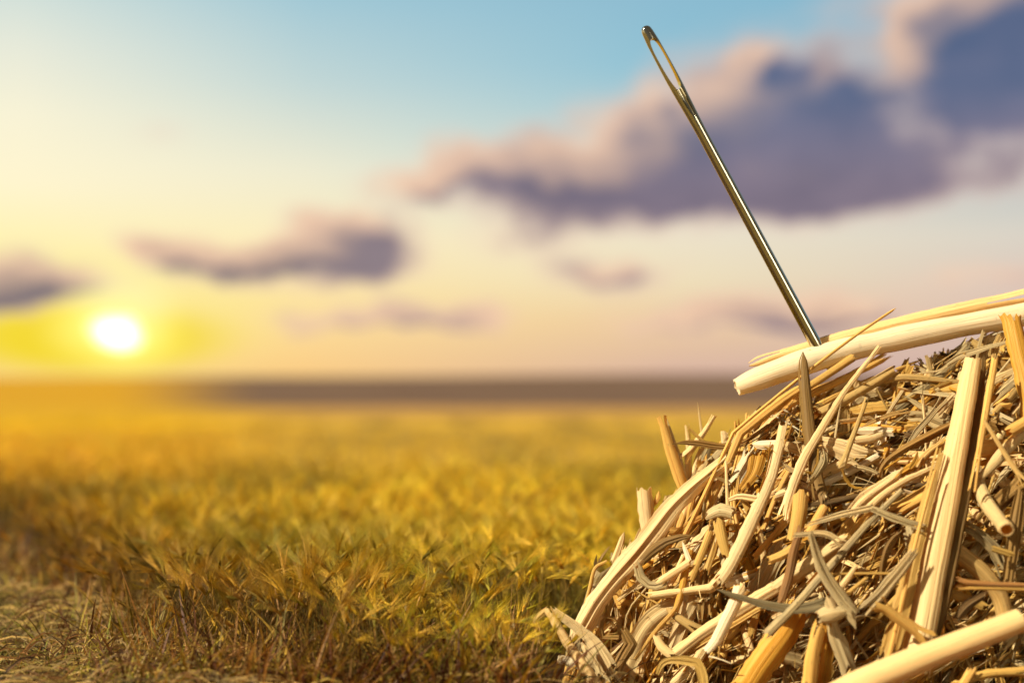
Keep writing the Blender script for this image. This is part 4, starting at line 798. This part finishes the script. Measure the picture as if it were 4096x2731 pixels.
cluster('tall_split_straw', 'tall upright split stem with a creamy face and brown right side painted as shade', 'straw stem', [
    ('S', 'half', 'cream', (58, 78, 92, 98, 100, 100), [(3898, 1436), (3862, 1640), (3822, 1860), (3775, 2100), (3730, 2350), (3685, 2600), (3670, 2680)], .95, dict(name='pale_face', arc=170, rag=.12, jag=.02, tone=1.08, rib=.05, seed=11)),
    ('S', 'half', 'brown', (34, 44, 56, 60, 56, 50), [(3940, 1440), (3918, 1600), (3890, 1800), (3850, 2050), (3800, 2300), (3745, 2560)], .84, dict(name='dark_hollow', arc=140, tone=.9, seed=12, roll=.5)),  # brown piece stands in for shade on the stem's right side
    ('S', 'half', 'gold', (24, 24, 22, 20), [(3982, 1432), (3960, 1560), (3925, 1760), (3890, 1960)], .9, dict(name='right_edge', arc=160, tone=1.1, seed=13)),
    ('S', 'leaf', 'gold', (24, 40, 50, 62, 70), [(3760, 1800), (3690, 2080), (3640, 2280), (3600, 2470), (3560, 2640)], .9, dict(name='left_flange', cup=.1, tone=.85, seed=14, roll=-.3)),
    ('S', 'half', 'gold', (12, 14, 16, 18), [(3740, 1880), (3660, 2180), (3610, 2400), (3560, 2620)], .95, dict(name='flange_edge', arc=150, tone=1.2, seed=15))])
cluster('split_prong', 'tall golden prong leaning left at the outer edge, split into two strips', 'split straw', [
    ('Z3', 'half', 'gold', (100, 105, 135, 140, 120), [(150, 215), (205, 440), (280, 700), (370, 950), (470, 1260)], .06, dict(name='broad_strip', arc=120, rag=.15, tone=1.15)),
    ('Z3', 'leaf', 'pale', (14, 30, 44, 50), [(200, 180), (300, 470), (410, 800), (520, 1200)], .03, dict(name='thin_strip', point=(.2, 0)))])
cluster('branched_tuft', 'branched pale straw tuft with three bare tips behind the golden prong', 'straw tuft', [
    ('Z3', 'half', 'cream', (40, 60, 70, 90, 100), [(495, 340), (515, 520), (530, 660), (500, 830), (520, 1120)], .0, dict(name='left_twig')),
    ('Z3', 'fibre', 'cream', (14, 24, 34), [(640, 28), (665, 220), (695, 430)], .03, dict(name='thin_twig', point=(.4, 0))),
    ('Z3', 'half', 'cream', (50, 62, 90, 100), [(862, 205), (790, 340), (700, 480), (560, 660), (440, 800)], .04, dict(name='right_twig', rag=.15)),
    ('Z3', 'half', 'gold', (24, 34, 40), [(530, 380), (620, 470), (730, 560)], .06, dict(name='cross_twig'))])
cluster('straw_knot', 'pale knot where several grey leaves meet in the lower middle', 'straw knot', [
    ('C', 'tube', 'pale', (80, 130, 110, 60), [(520, 1070), (590, 1050), (660, 1040), (730, 1020)], .92, dict(name='joint', rag=.2)),
    ('C', 'leaf', 'pale', (60, 70, 40), [(590, 930), (620, 1000), (650, 1060)], .97, dict(name='sheath')),
    ('C', 'leaf', 'pale', (50, 60, 34), [(700, 1000), (760, 1050), (800, 1160)], .95, dict(name='sheath', point=(0, .3)))])

# ------------------------------------------------------------------ needle
def needle():
    A = np.array(W(2577, 106, 9.31)); Bp = np.array(W(3277, 1402, 9.358)); ax = Bp - A; Ln = np.linalg.norm(ax); ax /= Ln
    k = 9.3 / FPX                                            # metres per photo pixel at the needle
    zz = np.array([0, 2, 5, 10, 18, 30, 50, 80, 130, 190, 240, 290, 340, 400, 480, 700, 1000, 1300, 1440, 1500, 1550, 1580])
    rx = np.array([1, 9, 14.5, 19, 21.5, 23.5, 25, 27, 28, 29, 29, 28, 26, 24, 22, 22.5, 23.5, 24.5, 25, 24.5, 18, 2]) * k
    ry = np.array([1, 6, 10, 13, 15, 16, 16.5, 17, 18, 19, 20, 20.5, 21, 21.5, 22, 22.5, 23.5, 24.5, 25, 24.5, 18, 2]) * k
    zd = np.unique(np.concatenate([zz, np.linspace(18, 480, 60), np.linspace(480, 1440, 30)])); RX = np.interp(zd, zz, rx); RY = np.interp(zd, zz, ry)
    K = 48; bm = bmesh.new(); rings = []
    for z, a, b in zip(zd, RX, RY):
        rings.append([bm.verts.new((a * math.cos(t * 2 * math.pi / K), b * math.sin(t * 2 * math.pi / K), z * k)) for t in range(K)])
    for r0, r1 in zip(rings[:-1], rings[1:]):
        for j in range(K): bm.faces.new((r0[j], r0[(j + 1) % K], r1[(j + 1) % K], r1[j]))
    bm.faces.new(rings[0][::-1]); bm.faces.new(rings[-1]); bmesh.ops.recalc_face_normals(bm, faces=bm.faces)
    me = bpy.data.meshes.new('needle'); bm.to_mesh(me); bm.free(); me.polygons.foreach_set('use_smooth', [True] * len(me.polygons))
    o = bpy.data.objects.new('needle', me); COL.objects.link(o)
    # the eye: a long slot right through, and the tapering groove that leads into it
    def slot():
        b = bmesh.new(); n = 40; z0, z1, hw = 62 * k, 292 * k, 18 * k; pts = []
        for i in range(n):
            t = i / n * 2 * math.pi; zc = (z0 + z1) / 2; H = (z1 - z0) / 2
            x = hw * math.copysign(abs(math.cos(t)) ** 0.55, math.cos(t)) * (1.12 - 0.1 * math.sin(t)); z = zc + H * math.copysign(abs(math.sin(t)) ** 0.8, math.sin(t))
            pts.append((x, z))
        lo = [b.verts.new((x * 1.15, -60 * k, z)) for x, z in pts]; md = [b.verts.new((x, 0, z)) for x, z in pts]; hi = [b.verts.new((x * 1.15, 60 * k, z)) for x, z in pts]
        for i in range(n):
            j = (i + 1) % n; b.faces.new((lo[i], lo[j], md[j], md[i])); b.faces.new((md[i], md[j], hi[j], hi[i]))
        b.faces.new(lo[::-1]); b.faces.new(hi); bmesh.ops.recalc_face_normals(b, faces=b.faces); return b
    def groove(sy):
        b = bmesh.new(); bmesh.ops.create_uvsphere(b, u_segments=32, v_segments=32, radius=1.0)
        bmesh.ops.scale(b, vec=(14 * k, 17 * k, 105 * k), verts=b.verts); bmesh.ops.translate(b, vec=(0, sy * 22 * k, 318 * k), verts=b.verts); return b
    for mk in (slot(), groove(-1), groove(1)):
        m2 = bpy.data.meshes.new('cut'); mk.to_mesh(m2); mk.free(); m2.polygons.foreach_set('use_smooth', [True] * len(m2.polygons))
        c = bpy.data.objects.new('cut', m2); COL.objects.link(c)
        md = o.modifiers.new('b', 'BOOLEAN'); md.operation = 'DIFFERENCE'; md.solver = 'EXACT'; md.object = c
        dg = bpy.context.evaluated_depsgraph_get(); nm = bpy.data.meshes.new_from_object(o.evaluated_get(dg))
        o.modifiers.clear(); o.data = nm if len(nm.vertices) > 1500 else o.data; bpy.data.objects.remove(c, do_unlink=True); bpy.data.meshes.remove(m2)
    o.data.name = 'needle'
    bv = o.modifiers.new('soft edges', 'BEVEL'); bv.width = 0.0022; bv.segments = 2; bv.limit_method = 'ANGLE'; bv.angle_limit = rad(40)
    o.data.polygons.foreach_set('use_smooth', [True] * len(o.data.polygons))
    o.data.set_sharp_from_angle(angle=rad(50))
    m = bpy.data.materials.new('polished_steel'); m.use_nodes = True; t = NT(m.node_tree); t.n.clear()
    g = t.add('ShaderNodeTexCoord').outputs['Object']; s1, _ = t.noise(t.vmath('MULTIPLY', g, (12, 12, 2)), 1.0, 2, 0.5)
    col = t.mix(s1, (0.50, 0.465, 0.37, 1), (0.60, 0.56, 0.46, 1))
    bs = t.add('ShaderNodeBsdfPrincipled', ins={'Base Color': col, 'Metallic': 1.0, 'Roughness': t.math('MULTIPLY_ADD', s1, 0.06, 0.07)})
    t.add('ShaderNodeOutputMaterial', ins={'Surface': bs.outputs[0]}); o.data.materials.clear(); o.data.materials.append(m)
    z = Vector(ax.tolist()); y = Vector((0, 1, 0)); y = (y - z * y.dot(z)).normalized(); x = y.cross(z).normalized()
    # turn the eye a little about the needle's axis
    q = Matrix.Rotation(rad(-7), 3, z); x, y = q @ x, q @ y
    o.matrix_world = Matrix.Translation(Vector(A.tolist())) @ Matrix((x, y, z)).transposed().to_4x4()
    return tag(o, 'large polished steel needle with a long eye stuck upright in the pale stem', 'needle')
needle()

# ------------------------------------------------------------------ loose pieces that fill the heap
MARKS = [('the tall upright split stem', 3800, 2000), ('the dark brown upright stalk', 3240, 1700), ('the broad pale streaked leaf', 2640, 2080),
         ('the big smooth stem at lower right', 3600, 2700), ('the bright white split stem', 2930, 2450), ('the drooping straw at lower left', 2280, 2560),
         ('the hollow hanging stem', 4010, 2100), ('the long grey diagonal stem', 3300, 2250), ('the crest by the amber stem', 3980, 1500), ('the pale flat leaf', 3380, 1790)]
def flow(x, y):
    a = np.interp(x, [2300, 2700, 3100, 3600, 4100], [62, 60, 46, 38, 36]); return a + (8 if y > 2300 else 0)
def random_piece(R, x, y, L, wpx, kind, curly):
    a = flow(x, y) + R.normal(0, 22) if R.uniform() < 0.78 else R.uniform(0, 180)
    if R.uniform() < 0.5: a += 180
    a = rad(a); n = 5; pts = []; cv = R.normal(0, 0.22 if not curly else 1.3); cx, cy = x, y; st = L / (n - 1)
    for i in range(n):
        pts.append((cx, cy)); cx += math.cos(a) * st; cy -= math.sin(a) * st; a += cv / n + R.normal(0, 0.02 if not curly else 0.25)
    mx = sum(p[0] for p in pts) / n - x; my = sum(p[1] for p in pts) / n - y
    return [(p[0] - mx, p[1] - my) for p in pts]
KINDS = ['leaf', 'half', 'tube', 'fibre']
def choose(R):
    kind = KINDS[R.choice(4, p=[.44, .40, .06, .10])]
    tint = ['gold', 'tan', 'pale', 'cream', 'grey', 'amber', 'brown', 'rust', 'white', 'dark'][R.choice(10, p=[.32, .10, .18, .19, .04, .09, .03, .01, .03, .01])]
    return kind, tint
CW = {'gold': 'golden', 'tan': 'tan', 'pale': 'pale', 'cream': 'creamy', 'grey': 'weathered grey', 'amber': 'amber', 'brown': 'brown', 'rust': 'rusty', 'white': 'whitish', 'dark': 'dark brown'}
KW_ = {'leaf': 'leaf strip', 'half': 'split straw', 'tube': 'round straw stem', 'fibre': 'straw fibre'}
R = np.random.default_rng(21); made = 0; tries = 0
while made < 230 and tries < 8000:
    tries += 1; x, y = R.uniform(2260, 4130), R.uniform(1330, 2760); d = inside(x, y)
    if d < 12: continue
    kind, tint = choose(R); L = R.uniform(150, 600) * (0.6 if d < 90 else 1); wp = {'leaf': 16 + 50 * R.uniform() ** 1.5, 'half': 10 + 34 * R.uniform() ** 1.8, 'tube': R.uniform(12, 28), 'fibre': R.uniform(3, 7)}[kind]
    pts = random_piece(R, x, y, L, wp, kind, kind in ('leaf', 'fibre') and R.uniform() < 0.3)
    if min(inside(*pts[0]), inside(*pts[-1])) < -25 or any(p[1] < 1330 for p in pts): continue
    off = R.uniform(-0.05, 0.30) * min(1, d / 250 + 0.25); tl = R.normal(0, 0.09)
    mk = min(MARKS, key=lambda m: (m[1] - x) ** 2 + (m[2] - y) ** 2)[0]
    size = 'short' if L < 230 else 'long'
    lab = f'{size} {CW[tint]} {KW_[kind]} tangled near {mk}'
    piece(lab, 'S', kind, tint, wp, pts, (off - tl, off + tl), group=f'{size} {CW[tint]} pieces near {mk}'.replace('pieces', KW_[kind] + ' pieces'),
          seed=1000 + tries, twist=R.normal(0, 0.6), roll=R.normal(0, 0.5), arc=R.uniform(110, 230), tone=R.uniform(0.75, 1.2), cup=R.uniform(.05, .5), rag=R.uniform(.1, .6)); made += 1

# the packed mass behind them, with a dark core so that no light shows through
VV, QQ, UU, TT, AA, RR = [], [], [], [], [], []; base = 0
def push(V, Q, UV, t, a, r):
    global base
    VV.append(V); QQ.append(Q + base); UU.append(UV); TT.append(np.broadcast_to(t, (len(V), 3))); AA.append(np.full(len(V), a)); RR.append(np.full(len(V), r)); base += len(V)
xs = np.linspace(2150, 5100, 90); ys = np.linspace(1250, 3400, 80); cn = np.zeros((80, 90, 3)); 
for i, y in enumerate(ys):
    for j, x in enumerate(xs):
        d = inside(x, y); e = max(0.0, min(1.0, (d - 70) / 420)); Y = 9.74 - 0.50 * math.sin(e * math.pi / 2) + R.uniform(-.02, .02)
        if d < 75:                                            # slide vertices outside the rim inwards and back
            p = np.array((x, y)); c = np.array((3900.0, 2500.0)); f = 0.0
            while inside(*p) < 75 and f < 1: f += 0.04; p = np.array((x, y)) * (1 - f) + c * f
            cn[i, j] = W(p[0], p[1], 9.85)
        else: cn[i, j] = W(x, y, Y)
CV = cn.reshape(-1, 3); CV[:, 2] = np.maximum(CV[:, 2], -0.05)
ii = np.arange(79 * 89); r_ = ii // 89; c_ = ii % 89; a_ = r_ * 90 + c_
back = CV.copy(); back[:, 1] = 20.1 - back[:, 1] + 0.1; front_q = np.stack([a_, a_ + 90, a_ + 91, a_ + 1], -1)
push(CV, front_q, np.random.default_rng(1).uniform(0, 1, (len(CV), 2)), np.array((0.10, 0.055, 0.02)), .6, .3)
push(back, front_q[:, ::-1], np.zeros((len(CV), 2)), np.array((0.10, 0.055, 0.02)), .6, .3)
R = np.random.default_rng(33); made = 0
while made < 5600:
    x, y = R.uniform(2250, 5150), R.uniform(1280, 2950); d = inside(x, y)
    if d < 16: continue
    kind, tint = choose(R)
    L = R.uniform(130, 520) * (0.5 if d < 90 else 1); wp = {'leaf': 14 + 46 * R.uniform() ** 1.4, 'half': 8 + 30 * R.uniform() ** 1.8, 'tube': R.uniform(6, 18), 'fibre': R.uniform(2, 6)}[kind]
    pts = random_piece(R, x, y, L, wp, kind, kind in ('leaf', 'fibre') and R.uniform() < 0.45)
    if min(inside(*pts[0]), inside(*pts[-1])) < -12: continue
    if R.uniform() < 0.2: kind, wp = 'fibre', R.uniform(1.5, 4)
    off = R.uniform(-0.22, 0.14) if d > 150 else R.uniform(-0.25, 0.08); tl = R.normal(0, 0.08); made += 1
    Y = [surf(*p) - (off + tl * (i / 2 - 1)) for i, p in enumerate(pts)]
    P, Wd = path([W(p[0], p[1], q) for p, q in zip(pts, Y)], [wp * q / FPX for q in Y], step=0.05)
    V, Q, UV = straw(P, Wd, kind, R=R, twist=R.normal(0, 0.6), roll=R.normal(0, 0.6), arc=R.uniform(100, 230), cup=R.uniform(.05, .5), rag=R.uniform(.1, .6))
    push(V, Q, UV, np.array(TINT[tint]) * R.uniform(0.75, 1.15), AGE[tint], R.uniform(0, 1))
R = np.random.default_rng(44); made = 0
while made < 1150:
    x, y = R.uniform(2250, 5150), R.uniform(1280, 2950); d = inside(x, y)
    if d < 20: continue
    wp = 2.0 + 9 * R.uniform() ** 2; L = R.uniform(60, 420) * (0.5 if d < 120 else 1); curly = R.uniform() < 0.25
    pts = random_piece(R, x, y, L, wp, 'half', curly)
    if min(inside(*pts[0]), inside(*pts[-1])) < -15: continue
    off = R.uniform(-0.06, 0.24) * min(1, d / 250 + 0.2); tl = R.normal(0, 0.09); made += 1
    Y = [surf(*p) - (off + tl * (i / 2 - 1)) for i, p in enumerate(pts)]
    P, Wd = path([W(p[0], p[1], q) for p, q in zip(pts, Y)], [wp * q / FPX for q in Y], step=0.06)
    V, Q, UV = straw(P, Wd, 'fibre' if wp < 5 else 'half', R=R, twist=R.normal(0, 1.0), roll=R.normal(0, 0.6), arc=R.uniform(60, 160), rag=R.uniform(.2, 1.2), point=(R.uniform(0, .2), R.uniform(0, .3)))
    tint = ['cream', 'gold', 'pale', 'white', 'amber', 'tan'][R.choice(6, p=[.3, .3, .16, .06, .1, .08])]
    push(V, Q, UV, np.array(TINT[tint]) * R.uniform(0.75, 1.1), AGE[tint], R.uniform(0, 1))
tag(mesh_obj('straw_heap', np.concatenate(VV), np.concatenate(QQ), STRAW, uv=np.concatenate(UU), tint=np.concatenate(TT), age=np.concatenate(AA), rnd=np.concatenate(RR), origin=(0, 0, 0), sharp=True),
    'packed mass of tangled golden and grey straw forming the mound at the right', 'straw heap', kind='stuff')
